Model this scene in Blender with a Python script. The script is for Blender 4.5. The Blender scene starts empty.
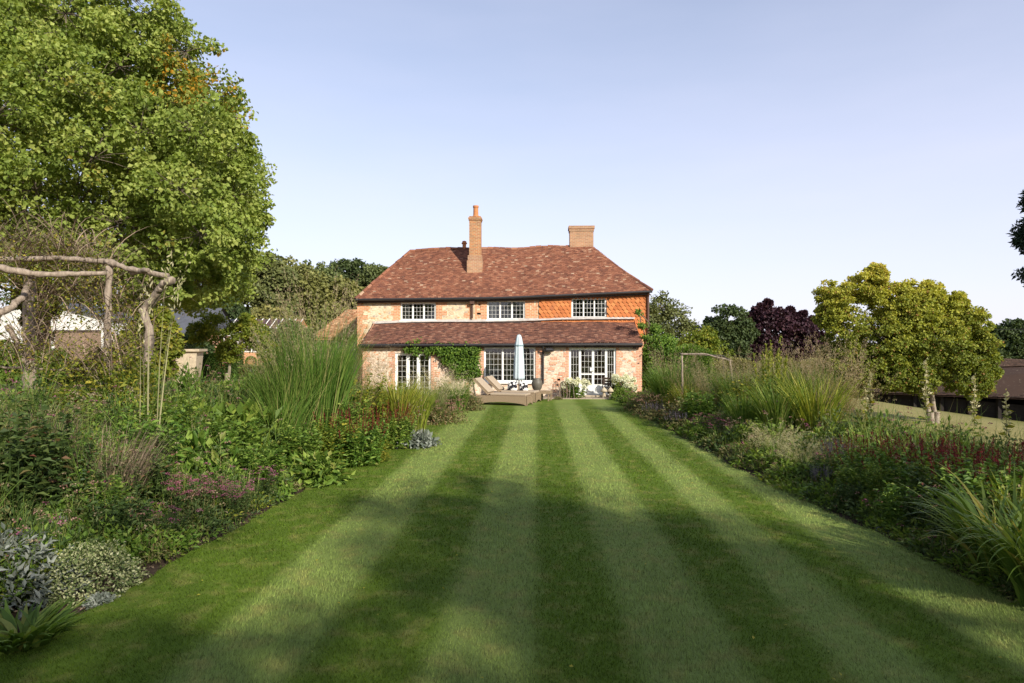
import bpy, math, random
import numpy as np
from mathutils import Vector
R = math.radians
rng = np.random.default_rng(7)
random.seed(7)
S = bpy.context.scene
COL = S.collection

# ------------------------------------------------------------------ camera, sky, sun, exposure
CAMH, F, YAW, HY = 2.4, 683.0, R(2.1), 344.0
cam = bpy.data.cameras.new("camera"); cam.lens = 24.0; cam.sensor_width = 36.0 * 1024 / 1024
cam.lens = F / 1024 * cam.sensor_width
cam.shift_y = (HY - 341.5) / 1024
cam.clip_end = 3000; cam.clip_start = 0.05
camo = bpy.data.objects.new("camera", cam); COL.objects.link(camo)
camo.location = (0, 0, CAMH); camo.rotation_euler = (R(90), 0, YAW)
S.camera = camo

SUN_EL, SUN_AZ = R(29), R(36)            # the sun stands behind the viewer, to the right
sdir = Vector((math.sin(SUN_AZ) * math.cos(SUN_EL), -math.cos(SUN_AZ) * math.cos(SUN_EL), math.sin(SUN_EL)))
W = bpy.data.worlds.new("World"); S.world = W; W.use_nodes = True
nt = W.node_tree; nt.nodes.clear()
sky = nt.nodes.new("ShaderNodeTexSky"); sky.sky_type = 'NISHITA'; sky.sun_disc = False
sky.sun_elevation = SUN_EL; sky.sun_rotation = math.atan2(sdir.x, sdir.y)
sky.air_density = 1.0; sky.dust_density = 0.6; sky.ozone_density = 1.5; sky.altitude = 60
bg = nt.nodes.new("ShaderNodeBackground"); bg.inputs[1].default_value = 0.108
wo = nt.nodes.new("ShaderNodeOutputWorld")
hz = nt.nodes.new("ShaderNodeMix"); hz.data_type = 'RGBA'; hz.inputs[0].default_value = .62      # thin high haze over the clear sky
hz.inputs[7].default_value = (5.5, 5.42, 6.65, 1)
wg = nt.nodes.new("ShaderNodeTexCoord"); wsx = nt.nodes.new("ShaderNodeSeparateXYZ"); nt.links.new(wg.outputs["Generated"], wsx.inputs[0])
wmr = nt.nodes.new("ShaderNodeMapRange"); wmr.interpolation_type = 'SMOOTHSTEP'
for i_, v_ in enumerate((0.0, 0.55, 0.78, 0.3), 1): wmr.inputs[i_].default_value = v_
wmp = nt.nodes.new("ShaderNodeMapping"); wmp.inputs["Scale"].default_value = (1.2, 1.2, 5.5); nt.links.new(wg.outputs["Generated"], wmp.inputs[0])
wnz = nt.nodes.new("ShaderNodeTexNoise"); wnz.inputs["Scale"].default_value = 2.2; wnz.inputs["Detail"].default_value = 6; nt.links.new(wmp.outputs[0], wnz.inputs[0])
wm1 = nt.nodes.new("ShaderNodeMath"); wm1.operation = 'MULTIPLY_ADD'; wm1.inputs[1].default_value = .22; wm1.inputs[2].default_value = -.11
nt.links.new(wnz.outputs[0], wm1.inputs[0]); wm2 = nt.nodes.new("ShaderNodeMath"); wm2.operation = 'ADD'
nt.links.new(wsx.outputs[2], wmr.inputs[0]); nt.links.new(wmr.outputs[0], wm2.inputs[0]); nt.links.new(wm1.outputs[0], wm2.inputs[1]); nt.links.new(wm2.outputs[0], hz.inputs[0])
nt.links.new(sky.outputs[0], hz.inputs[6]); nt.links.new(hz.outputs[2], bg.inputs[0]); nt.links.new(bg.outputs[0], wo.inputs[0])
sl = bpy.data.lights.new("sun", 'SUN'); sl.energy = 4.3; sl.angle = R(1.0); sl.color = (1.0, 0.92, 0.80)
so = bpy.data.objects.new("sun", sl); COL.objects.link(so)
so.rotation_euler = (-sdir).to_track_quat('-Z', 'Y').to_euler()
S.view_settings.view_transform = 'Standard'; S.view_settings.look = 'None'
S.view_settings.exposure = 0.7; S.view_settings.gamma = 1.0
S.render.engine = 'CYCLES'
S.cycles.max_bounces = 6; S.cycles.diffuse_bounces = 3; S.cycles.glossy_bounces = 2
S.cycles.transmission_bounces = 4; S.cycles.transparent_max_bounces = 8
S.cycles.caustics_reflective = False; S.cycles.caustics_refractive = False
S.cycles.use_denoising = True

# ------------------------------------------------------------------ pixel -> place on a plane y = Y
CA, SA = math.cos(YAW), math.sin(YAW)
def at(px, py, Y):
    u = (px - 512) / F; v = (HY - py) / F
    k = Y / (u * SA + CA)
    return (k * (u * CA - SA), Y, CAMH + k * v)
def gp(px, py):                                   # the spot on level ground seen at a pixel
    k = -CAMH / ((HY - py) / F); u = (px - 512) / F
    return (k * (u * CA - SA), k * (u * SA + CA))
def sst(a, b, x):
    t = np.clip((np.asarray(x, float) - a) / (b - a), 0, 1); return t * t * (3 - 2 * t)
def H(x, y):                                      # terrain height
    x = np.asarray(x, float); y = np.asarray(y, float)
    h = 0.95 * sst(-4.8, -8.5, x) * (1 - 0.25 * sst(24, 34, y))
    h = h * (1 - sst(-9.5, -7.5, x) * sst(22, 28, y))
    h = h - 2.3 * sst(10, 32, x)
    h = h + sst(60, 240, y) * (14 * sst(0, -90, x) + 4 * sst(20, 160, x))
    return h
def Hf(x, y): return float(H(x, y))

# ------------------------------------------------------------------ mesh helpers
def mesh(name, V, Fs, rnd=None, smooth=False):
    """V (n,3); Fs a list of int arrays (m,k)"""
    V = np.asarray(V, np.float32).reshape(-1, 3)
    Fs = [np.asarray(f, np.int32) for f in Fs if len(f)]
    me = bpy.data.meshes.new(name)
    me.vertices.add(len(V)); me.vertices.foreach_set("co", V.ravel())
    loops = np.concatenate([f.ravel() for f in Fs])
    tot = np.concatenate([np.full(len(f), f.shape[1], np.int32) for f in Fs])
    st = np.concatenate([[0], np.cumsum(tot)[:-1]]).astype(np.int32)
    me.loops.add(len(loops)); me.loops.foreach_set("vertex_index", loops)
    me.polygons.add(len(tot)); me.polygons.foreach_set("loop_start", st); me.polygons.foreach_set("loop_total", tot)
    me.polygons.foreach_set("use_smooth", np.full(len(tot), bool(smooth)))
    if rnd is not None:
        a = me.attributes.new("rnd", 'FLOAT', 'FACE'); a.data.foreach_set("value", np.asarray(rnd, np.float32))
    me.update(calc_edges=True)
    return me
class MB:                                         # collects pieces of one mesh
    def __init__(s): s.V = []; s.F = {}; s.n = 0; s.r = {}
    def add(s, V, Fc, rnd=0.5):
        V = np.asarray(V, float).reshape(-1, 3); Fc = np.asarray(Fc, int)
        k = Fc.shape[1]
        s.V.append(V); s.F.setdefault(k, []).append(Fc + s.n)
        r = np.full(len(Fc), rnd, float) if np.ndim(rnd) == 0 else np.asarray(rnd, float)
        s.r.setdefault(k, []).append(r); s.n += len(V); return s
    def box(s, x0, x1, y0, y1, z0, z1, rnd=0.5):
        V = [(x0,y0,z0),(x1,y0,z0),(x1,y1,z0),(x0,y1,z0),(x0,y0,z1),(x1,y0,z1),(x1,y1,z1),(x0,y1,z1)]
        return s.add(V, [(0,3,2,1),(4,5,6,7),(0,1,5,4),(1,2,6,5),(2,3,7,6),(3,0,4,7)], rnd)
    def tube(s, P, rad, n=6, rnd=0.5, cap=True):
        P = np.asarray(P, float); k = len(P)
        rad = np.full(k, rad, float) if np.ndim(rad) == 0 else np.asarray(rad, float)
        T = np.gradient(P, axis=0); T /= np.linalg.norm(T, axis=1)[:, None] + 1e-9
        ref = np.array([0, 0, 1.]) if abs(T[0][2]) < .8 else np.array([1., 0, 0])
        A = np.cross(T, ref); A /= np.linalg.norm(A, axis=1)[:, None] + 1e-9
        B = np.cross(T, A)
        a = np.arange(n) * 2 * np.pi / n
        V = P[:, None] + rad[:, None, None] * (np.cos(a)[None, :, None] * A[:, None] + np.sin(a)[None, :, None] * B[:, None])
        f = []
        for i in range(k - 1):
            for j in range(n):
                f.append((i*n+j, i*n+(j+1) % n, (i+1)*n+(j+1) % n, (i+1)*n+j))
        V = V.reshape(-1, 3)
        if cap:
            c0 = len(V); V = np.vstack([V, P[:1], P[-1:]])
            for j in range(0, n, 1):
                f.append((c0, (j+1) % n, j, j)); f.append((c0+1, (k-1)*n+j, (k-1)*n+(j+1) % n, (k-1)*n+(j+1) % n))
            f4 = [q for q in f if q[2] != q[3]]; f3 = [q[:3] for q in f if q[2] == q[3]]
            base = s.n; s.add(V, f4, rnd)
            s.F.setdefault(3, []).append(np.asarray(f3) + base); s.r.setdefault(3, []).append(np.full(len(f3), rnd, float))
            return s
        return s.add(V, f, rnd)
    def lathe(s, prof, c, n=20, rnd=0.5, fold=0, foldn=8):
        V = []; f = []
        for r_, z in prof:
            for j in range(n):
                a = j * 2 * np.pi / n; rr = r_ * (1 + fold * np.cos(foldn * a))
                V.append((c[0] + rr * math.cos(a), c[1] + rr * math.sin(a), c[2] + z))
        for i in range(len(prof) - 1):
            for j in range(n): f.append((i*n+j, i*n+(j+1) % n, (i+1)*n+(j+1) % n, (i+1)*n+j))
        return s.add(V, f, rnd)
    def poly(s, V, rnd=0.5): return s.add(V, [tuple(range(len(V)))], rnd)
    def me(s, name, smooth=False):
        ks = sorted(s.F); V = np.vstack(s.V)
        return mesh(name, V, [np.vstack(s.F[k]) for k in ks], np.concatenate([np.concatenate(s.r[k]) for k in ks]), smooth)

def unit(v): return v / (np.linalg.norm(v, axis=-1, keepdims=True) + 1e-9)
def leaves(P, D, N, L, Wd, rnd, fold=.12, curl=.15):
    n = len(P); D = unit(D); Sd = unit(np.cross(D, N)); Nn = np.cross(Sd, D)
    L = np.broadcast_to(L, n)[:, None]; Wd = np.broadcast_to(Wd, n)[:, None]
    V = np.empty((n, 4, 3))
    V[:, 0] = P
    V[:, 1] = P + .48 * L * D + .5 * Wd * Sd + fold * Wd * Nn
    V[:, 2] = P + L * D - curl * L * Nn
    V[:, 3] = P + .48 * L * D - .5 * Wd * Sd + fold * Wd * Nn
    b = np.arange(n)[:, None] * 4
    Fc = np.concatenate([b + np.array([[0, 2, 1]]), b + np.array([[0, 3, 2]])])
    return V.reshape(-1, 3), Fc, np.concatenate([rnd, rnd])
def blades(P, head, l0, l1, L, Wd, rnd, seg=5, tw=.5, pw=1.3, r=rng):
    n = len(P); L = np.broadcast_to(L, n); Wd = np.broadcast_to(Wd, n)
    l0 = np.broadcast_to(l0, n); l1 = np.broadcast_to(l1, n)
    h = np.stack([np.cos(head), np.sin(head), np.zeros(n)], 1)
    ha = head + np.pi / 2 + r.normal(0, tw, n)
    wv = np.stack([np.cos(ha), np.sin(ha), np.zeros(n)], 1)
    V = np.empty((n, seg + 1, 2, 3)); c = P.astype(float).copy()
    for i in range(seg + 1):
        t = i / seg
        w = Wd * (1.0 if t < .55 else max(.03, (1 - t) / .45)) * (.6 + .4 * min(1, t * 4)) * .5
        V[:, i, 0] = c - wv * w[:, None]; V[:, i, 1] = c + wv * w[:, None]
        th = l0 + (l1 - l0) * ((i + .5) / seg) ** pw
        c = c + (L / seg)[:, None] * (np.sin(th)[:, None] * h + np.cos(th)[:, None] * np.array([0, 0, 1.]))
    b = (np.arange(n) * (seg + 1) * 2)[:, None, None]
    i = np.arange(seg)[None, :, None] * 2
    Fc = (b + i + np.array([[[0, 1, 3, 2]]])).reshape(-1, 4)
    return V.reshape(-1, 3), Fc, np.repeat(rnd, seg), c

# ------------------------------------------------------------------ object helpers
def link(o): COL.objects.link(o); return o
def tag(o, label=None, cat=None, group=None, kind=None):
    for k, v in (("label", label), ("category", cat), ("group", group), ("kind", kind)):
        if v: o[k] = v
    return o
def thing(name, label, cat, loc=(0, 0, 0), rot=0, group=None):
    o = link(bpy.data.objects.new(name, None)); o.location = loc; o.rotation_euler = (0, 0, rot)
    o.empty_display_size = .2
    return tag(o, label, cat, group)
def obj(name, me, m, parent=None, world=False, loc=None):
    """world: the mesh is in world coordinates and the parent stands unrotated at its base"""
    if isinstance(me, MB): me = me.me(name)
    if m is not None and not len(me.materials): me.materials.append(m)
    o = link(bpy.data.objects.new(name, me))
    if parent is not None:
        o.parent = parent
        if world: o.location = -Vector(parent.location)
        if world and parent.parent: o.location = Vector((0, 0, 0))
    if loc is not None: o.location = loc
    return o
def struct(name, me, m): o = obj(name, me, m); o["kind"] = "structure"; return o
def reorigin(o, loc):                             # move a world-built mesh's origin to its base
    me = o.data; n = len(me.vertices); a = np.empty(n * 3, np.float32); me.vertices.foreach_get("co", a)
    a = a.reshape(-1, 3) - np.asarray(loc, np.float32); me.vertices.foreach_set("co", a.ravel()); me.update()
    o.location = loc; return o

# ------------------------------------------------------------------ materials
class NT:
    def __init__(s, name, rough=.8, spec=.3):
        s.m = bpy.data.materials.new(name); s.m.use_nodes = True; s.t = s.m.node_tree
        s.p = s.t.nodes["Principled BSDF"]; s.p.inputs["Roughness"].default_value = rough
        s.p.inputs["Specular IOR Level"].default_value = spec
        s.out = s.t.nodes["Material Output"]
    def n(s, kind, **kw):
        nd = s.t.nodes.new("ShaderNode" + kind)
        for k, v in kw.items():
            if k in nd.inputs: nd.inputs[k].default_value = v
            else: setattr(nd, k, v)
        return nd
    def l(s, a, b): s.t.links.new(a, b)
    def ramp(s, fac, stops, interp='LINEAR'):
        r = s.n("ValToRGB"); cr = r.color_ramp; cr.interpolation = interp
        while len(cr.elements) < len(stops): cr.elements.new(.5)
        for e, (p, c) in zip(cr.elements, stops): e.position = p
        for e, (p, c) in zip(cr.elements, stops): e.color = (*c, 1) if len(c) == 3 else c
        s.l(fac, r.inputs[0]); return r.outputs[0]
    def noise(s, scale, detail=4, vec=None, rough=.55):
        n = s.n("TexNoise", Scale=scale, Detail=detail, Roughness=rough)
        if vec is not None: s.l(vec, n.inputs["Vector"])
        return n.outputs[0]
    def mix(s, fac, a, b, mode='MIX'):
        m = s.n("Mix", data_type='RGBA', blend_type=mode)
        for v, i in ((fac, 0), (a, 6), (b, 7)):
            if isinstance(v, (int, float)): m.inputs[i].default_value = v
            elif isinstance(v, tuple): m.inputs[i].default_value = (*v, 1)
            else: s.l(v, m.inputs[i])
        return m.outputs[2]
    def math(s, op, a, b=0.):
        m = s.n("Math", operation=op)
        for v, i in ((a, 0), (b, 1)):
            if isinstance(v, (int, float)): m.inputs[i].default_value = v
            else: s.l(v, m.inputs[i])
        return m.outputs[0]
    def bump(s, h, strength=.4, dist=.02):
        b = s.n("Bump", Strength=strength, Distance=dist); s.l(h, b.inputs["Height"]); s.l(b.outputs[0], s.p.inputs["Normal"])
    def col(s, c):
        if isinstance(c, tuple): s.p.inputs["Base Color"].default_value = (*c, 1)
        else: s.l(c, s.p.inputs["Base Color"])
        return s
def rndattr(T): a = T.n("Attribute", attribute_name="rnd"); return a.outputs["Fac"]
def leafmat(name, stops, trans=.35, rough=.55, spec=.25):
    T = NT(name, rough, spec)
    oi = T.n("ObjectInfo")
    c = T.ramp(rndattr(T), stops)
    tc = T.n("TexCoord"); nz = T.noise(1.3, 3, tc.outputs["Object"])
    hv = T.n("HueSaturation"); T.l(c, hv.inputs["Color"])
    T.l(T.math('ADD', .49, T.math('MULTIPLY', oi.outputs["Random"], .02)), hv.inputs["Hue"])
    T.l(T.math('ADD', .62, T.math('MULTIPLY', nz, .76)), hv.inputs["Value"])
    T.col(hv.outputs[0])
    if trans > 0:
        tr = T.n("BsdfTranslucent"); tc2 = T.mix(1.0, hv.outputs[0], (1.25, 1.2, .55), 'MULTIPLY'); T.l(tc2, tr.inputs[0])
        mx = T.n("MixShader"); mx.inputs[0].default_value = trans
        T.l(T.p.outputs[0], mx.inputs[1]); T.l(tr.outputs[0], mx.inputs[2]); T.l(mx.outputs[0], T.out.inputs[0])
    return T.m
def G3(a, b, c=None, d=None):
    st = [(0, a), (.55, b)]
    if c: st.append((.88, c))
    if d: st.append((1, d))
    return st
M = {}
M['maple'] = leafmat("maple_leaf", [(0, (.1, .145, .022)), (.45, (.22, .28, .05)), (.82, (.38, .42, .11)), (.93, (.24, .25, .05)), (1, (.55, .25, .02))], .4)
M['maple_autumn'] = leafmat("turning_leaf", [(0, (.1, .14, .02)), (.5, (.4, .26, .03)), (1, (.7, .27, .02))], .4)
M['wood_green'] = leafmat("woodland_leaf", [(0, (.08, .105, .035)), (.6, (.14, .165, .055)), (1, (.22, .23, .085))], .25)
M['wood_olive'] = leafmat("olive_woodland_leaf", [(0, (.11, .12, .035)), (.6, (.2, .2, .06)), (1, (.3, .28, .09))], .25)
M['dark_green'] = leafmat("dark_leaf", [(0, (.028, .045, .016)), (.6, (.06, .09, .028)), (1, (.11, .14, .045))], .25)
M['purple'] = leafmat("copper_leaf", [(0, (.018, .008, .012)), (.6, (.045, .017, .026)), (1, (.085, .04, .045))], .2)
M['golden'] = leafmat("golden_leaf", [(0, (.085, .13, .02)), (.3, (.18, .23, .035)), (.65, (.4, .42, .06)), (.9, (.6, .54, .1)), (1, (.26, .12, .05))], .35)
M['vine'] = leafmat("vine_leaf", [(0, (.05, .1, .012)), (.6, (.11, .2, .025)), (1, (.2, .28, .04))], .4)
M['conifer'] = leafmat("conifer_needle", [(0, (.008, .018, .01)), (.7, (.02, .04, .018)), (1, (.035, .06, .025))], .1)
M['hedge'] = leafmat("hedge_leaf", [(0, (.02, .05, .008)), (.6, (.05, .1, .015)), (1, (.09, .15, .03))], .25)
M['grass_green'] = leafmat("ornamental_grass_blade", [(0, (.06, .12, .018)), (.55, (.13, .22, .035)), (.88, (.25, .31, .07)), (1, (.33, .28, .12))], .35)
M['grass_bright'] = leafmat("bright_grass_blade", [(0, (.12, .17, .02)), (.5, (.24, .28, .035)), (.9, (.36, .36, .06)), (1, (.42, .33, .12))], .4)
M['grass_tan'] = leafmat("tan_grass_stem", [(0, (.13, .11, .045)), (.5, (.26, .20, .09)), (1, (.4, .31, .16))], .3)
M['plume'] = leafmat("grass_plume", [(0, (.16, .13, .075)), (.5, (.3, .24, .14)), (1, (.46, .38, .25))], .4)
M['pale_plume'] = leafmat("pale_feather_grass", [(0, (.26, .24, .13)), (.5, (.42, .38, .22)), (1, (.6, .54, .36))], .4)
M['strap'] = leafmat("strap_leaf", [(0, (.06, .11, .016)), (.5, (.13, .2, .03)), (.85, (.24, .29, .055)), (1, (.4, .32, .09))], .35, .4)
M['leafy'] = leafmat("perennial_leaf", [(0, (.055, .105, .014)), (.55, (.13, .22, .03)), (.9, (.25, .33, .06)), (1, (.2, .2, .05))], .35)
M['leafy_dark'] = leafmat("dark_perennial_leaf", [(0, (.03, .055, .014)), (.6, (.065, .11, .028)), (.93, (.12, .16, .045)), (1, (.14, .05, .03))], .3)
M['leafy_yellow'] = leafmat("yellowing_leaf", [(0, (.09, .13, .015)), (.6, (.2, .24, .03)), (1, (.4, .34, .05))], .4)
M['olive'] = leafmat("seedhead_olive_leaf", [(0, (.08, .09, .028)), (.5, (.17, .175, .06)), (.85, (.28, .23, .11)), (1, (.2, .09, .05))], .3)
M['silver'] = leafmat("silver_leaf", [(0, (.08, .1, .075)), (.6, (.17, .19, .155)), (1, (.28, .3, .26))], .15, .8)
M['variegated'] = leafmat("cream_edged_leaf", [(0, (.07, .11, .03)), (.45, (.16, .2, .07)), (.7, (.32, .34, .16)), (1, (.5, .5, .3))], .25)
M['pink'] = leafmat("pink_petal", [(0, (.12, .035, .06)), (.6, (.27, .075, .14)), (1, (.42, .17, .24))], .3)
M['dusty_pink'] = leafmat("dusty_pink_petal", [(0, (.2, .1, .08)), (.6, (.3, .17, .13)), (1, (.42, .28, .21))], .3)
M['crimson'] = leafmat("crimson_petal", [(0, (.06, .01, .008)), (.6, (.14, .015, .013)), (1, (.26, .035, .03))], .2)
M['lilac'] = leafmat("lilac_petal", [(0, (.13, .11, .14)), (.6, (.2, .16, .22)), (1, (.3, .26, .33))], .3)
M['white_petal'] = leafmat("white_petal", [(0, (.6, .62, .42)), (.5, (.78, .78, .62)), (1, (.85, .85, .78))], .3)
M['yellow_petal'] = leafmat("yellow_petal", [(0, (.5, .33, .03)), (1, (.7, .5, .06))], .3)
M['twig'] = leafmat("dry_twig", [(0, (.1, .075, .05)), (.6, (.2, .15, .1)), (1, (.32, .25, .18))], 0, .9, .1)

def bark(name, a, b, sc=6):
    T = NT(name, .9, .15); tc = T.n("TexCoord"); mp = T.n("Mapping"); mp.inputs["Scale"].default_value = (sc, sc, sc * .25)
    T.l(tc.outputs["Object"], mp.inputs[0]); nz = T.noise(2.2, 6, mp.outputs[0], .65)
    T.col(T.ramp(nz, [(.3, a), (.7, b)])); T.bump(nz, .9, .03); return T.m
M['bark'] = bark("bark", (.07, .055, .04), (.2, .165, .125))
M['pale_bark'] = bark("pale_bark", (.16, .13, .095), (.38, .32, .25))
M['rustic'] = bark("weathered_pole_wood", (.13, .1, .075), (.38, .31, .24), 8)

def plain(name, c, rough=.6, spec=.3, var=.12, sc=6, bump=.1):
    T = NT(name, rough, spec); tc = T.n("TexCoord"); nz = T.noise(sc, 5, tc.outputs["Object"])
    T.col(T.ramp(nz, [(.25, tuple(v * (1 - var) for v in c)), (.75, tuple(min(1, v * (1 + var)) for v in c))]))
    if bump: T.bump(nz, bump, .01)
    return T.m
M['white_paint'] = plain("white_paint", (.74, .74, .70), .45, .4, .06)
M['lead'] = plain("lead_flashing", (.42, .39, .36), .6, .4, .25)
M['black_iron'] = plain("black_gutter_iron", (.022, .02, .02), .45, .4)
M['brown_iron'] = plain("brown_downpipe_iron", (.09, .045, .03), .5, .4)
M['blue_grey'] = plain("blue_grey_sill_paint", (.2, .24, .27), .5, .4)
M['stone'] = plain("pale_stone", (.42, .35, .25), .9, .2, .25, 9, .4)
M['terracotta'] = plain("terracotta", (.46, .19, .08), .85, .2, .2, 9, .3)
M['curtain'] = plain("cream_curtain", (.72, .68, .6), .9, .1, .08)
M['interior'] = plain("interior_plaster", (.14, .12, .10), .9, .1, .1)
M['canvas'] = plain("pale_blue_canvas", (.46, .54, .57), .9, .1, .07, 14)
M['canvas_band'] = plain("tie_band_cloth", (.22, .3, .33), .9, .1)
M['pole_metal'] = plain("umbrella_pole_metal", (.2, .15, .11), .5, .4)
M['shade'] = plain("lamp_shade_cloth", (.7, .66, .56), .9, .1)
M['cushion'] = plain("cream_seat_cushion", (.36, .29, .21), .9, .1, .08, 20)
M['dark_wood'] = plain("dark_wood", (.06, .04, .03), .7, .3, .3)
M['brown_board'] = plain("brown_boarding", (.23, .16, .11), .85, .2, .25, 5)
M['slate'] = plain("blue_grey_slate", (.085, .09, .105), .8, .2, .2, 4)
M['soil'] = plain("dark_soil", (.055, .038, .026), 1, .1, .5, 14, 1)
M['straw_pink'] = plain("pale_render", (.5, .38, .28), .9, .2, .15, 3)

def wallvec(T):
    g = T.n("NewGeometry"); sp = T.n("SeparateXYZ"); T.l(g.outputs["Position"], sp.inputs[0])
    c = T.n("CombineXYZ"); T.l(T.math('ADD', sp.outputs[0], sp.outputs[1]), c.inputs[0]); T.l(sp.outputs[2], c.inputs[1]); return c.outputs[0], g
def brick(name, c1, c2, mortar, w=.225, h=.075, stain=.35):
    T = NT(name, .9, .15); v, g = wallvec(T)
    b = T.n("TexBrick", Scale=1.0); b.inputs["Mortar Size"].default_value = .009; b.inputs["Brick Width"].default_value = w
    b.inputs["Row Height"].default_value = h; b.inputs["Color1"].default_value = (*c1, 1); b.inputs["Color2"].default_value = (*c2, 1)
    b.inputs["Mortar"].default_value = (*mortar, 1); b.inputs["Bias"].default_value = 0.; T.l(v, b.inputs["Vector"])
    nz = T.noise(1.6, 6, g.outputs["Position"], .7)
    hv = T.n("HueSaturation"); T.l(b.outputs[0], hv.inputs["Color"]); T.l(T.math('ADD', 1 - stain, T.math('MULTIPLY', nz, 2 * stain)), hv.inputs["Value"])
    n2 = T.noise(14, 3, g.outputs["Position"]); T.l(T.math('ADD', .47, T.math('MULTIPLY', n2, .06)), hv.inputs["Hue"])
    T.col(hv.outputs[0]); T.bump(b.outputs[1], -.5, .01); return T.m
M['brick'] = brick("orange_brick", (.58, .27, .13), (.44, .18, .085), (.56, .46, .32))
M['pink_brick'] = brick("pinkish_brick", (.58, .29, .17), (.46, .21, .13), (.55, .45, .34))
M['chimney_brick'] = brick("weathered_chimney_brick", (.42, .17, .07), (.27, .13, .07), (.4, .33, .2), stain=.45)
M['buff_brick'] = brick("buff_chimney_brick", (.38, .2, .11), (.28, .15, .09), (.38, .3, .2), stain=.4)
M['white_brick'] = brick("white_painted_brick", (.72, .71, .67), (.6, .59, .55), (.5, .49, .46), stain=.2)
def rubble(name, stops, mortar, sc=7.5):
    T = NT(name, .9, .15); v, g = wallvec(T)
    mp = T.n("Mapping"); mp.inputs["Scale"].default_value = (1, 1.8, 1); T.l(v, mp.inputs[0])
    vo = T.n("TexVoronoi", Scale=sc); T.l(mp.outputs[0], vo.inputs["Vector"])
    ve = T.n("TexVoronoi", feature='DISTANCE_TO_EDGE', Scale=sc); T.l(mp.outputs[0], ve.inputs["Vector"])
    sx = T.n("SeparateXYZ"); T.l(vo.outputs["Color"], sx.inputs[0])
    c = T.ramp(sx.outputs[0], stops, 'CONSTANT')
    e = T.ramp(ve.outputs["Distance"], [(.03, (1, 1, 1)), (.09, (0, 0, 0))])
    nz = T.noise(1.1, 5, g.outputs["Position"], .7)
    cc = T.mix(e, c, mortar); hv = T.n("HueSaturation"); T.l(cc, hv.inputs["Color"]); T.l(T.math('ADD', .7, T.math('MULTIPLY', nz, .6)), hv.inputs["Value"])
    T.col(hv.outputs[0]); T.bump(ve.outputs["Distance"], .6, .03); return T.m
M['rubble'] = rubble("flint_and_stone_rubble", [(0, (.58, .47, .31)), (.3, (.48, .38, .25)), (.5, (.64, .54, .38)), (.7, (.38, .32, .25)), (.82, (.5, .3, .15)), (.92, (.6, .52, .38))], (.6, .5, .35))
M['rubble_pale'] = rubble("pale_stone_rubble", [(0, (.54, .43, .32)), (.3, (.46, .34, .25)), (.5, (.62, .52, .4)), (.7, (.36, .3, .25)), (.8, (.52, .26, .15)), (.9, (.62, .5, .4))], (.62, .5, .38))

def tilemat(name, stops, lichen=(.36, .3, .2), lt=.62):
    T = NT(name, .85, .2); g = T.n("NewGeometry")
    c = T.ramp(rndattr(T), stops)
    n1 = T.noise(.55, 6, g.outputs["Position"], .7); n2 = T.noise(7, 5, g.outputs["Position"], .7)
    hv = T.n("HueSaturation"); T.l(c, hv.inputs["Color"]); T.l(T.math('ADD', .65, T.math('MULTIPLY', n1, .6)), hv.inputs["Value"])
    fac = T.ramp(n2, [(lt, (0, 0, 0)), (lt + .08, (.75, .75, .75))])
    T.col(T.mix(fac, hv.outputs[0], lichen)); T.bump(n2, .3, .01); return T.m
M['tile'] = tilemat("clay_roof_tile", [(0, (.145, .06, .04)), (.25, (.19, .078, .047)), (.6, (.235, .095, .055)), (.86, (.275, .118, .068)), (.96, (.32, .165, .1)), (1, (.4, .28, .19))])
M['tile_brown'] = tilemat("brown_red_roof_tile", [(0, (.1, .05, .04)), (.3, (.145, .068, .048)), (.6, (.19, .085, .057)), (.9, (.25, .12, .078)), (1, (.33, .19, .13))], (.3, .24, .18), .66)
M['hung'] = tilemat("orange_hung_tile", [(0, (.4, .13, .045)), (.5, (.48, .165, .055)), (.9, (.55, .215, .075)), (1, (.37, .13, .055))], (.5, .25, .1), .8)
M['barn_tile'] = tilemat("dark_barn_tile", [(0, (.035, .02, .013)), (.5, (.055, .032, .021)), (1, (.09, .052, .034))])
M['barn_board'] = plain("black_weatherboard", (.018, .014, .012), .8, .2, .4, 3)
M['orange_roof'] = tilemat("pale_orange_roof_tile", [(0, (.26, .12, .06)), (.5, (.4, .2, .1)), (1, (.52, .32, .18))])

def glassmat():
    T = NT("window_glass"); T.t.nodes.remove(T.p)
    tr = T.n("BsdfTransparent"); tr.inputs[0].default_value = (.82, .85, .85, 1)
    gl = T.n("BsdfGlossy", Roughness=.03); fr = T.n("Fresnel", IOR=1.55)
    f2 = T.math('ADD', fr.outputs[0], .05)
    mx = T.n("MixShader"); T.l(f2, mx.inputs[0]); T.l(tr.outputs[0], mx.inputs[1]); T.l(gl.outputs[0], mx.inputs[2]); T.l(mx.outputs[0], T.out.inputs[0]); return T.m
M['glass'] = glassmat()
def wicker():
    T = NT("wicker_weave", .75, .25); tc = T.n("TexCoord")
    w = T.n("TexWave", Scale=14., Distortion=1.); w.bands_direction = 'Z'; T.l(tc.outputs["Object"], w.inputs[0])
    w2 = T.n("TexWave", Scale=14., Distortion=1.); w2.bands_direction = 'DIAGONAL'; T.l(tc.outputs["Object"], w2.inputs[0])
    m = T.math('MULTIPLY', w.outputs["Fac"], w2.outputs["Fac"])
    T.col(T.ramp(m, [(0, (.2, .14, .085)), (.5, (.38, .28, .18)), (1, (.5, .39, .26))])); T.bump(m, .6, .02); return T.m
M['wicker'] = wicker()
def bw_pattern():
    T = NT("black_white_print", .9, .1); tc = T.n("TexCoord"); n = T.noise(9, 2, tc.outputs["Object"])
    T.col(T.ramp(n, [(.47, (.02, .02, .025)), (.5, (.72, .7, .66))], 'CONSTANT')); return T.m
M['print'] = bw_pattern()

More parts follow.
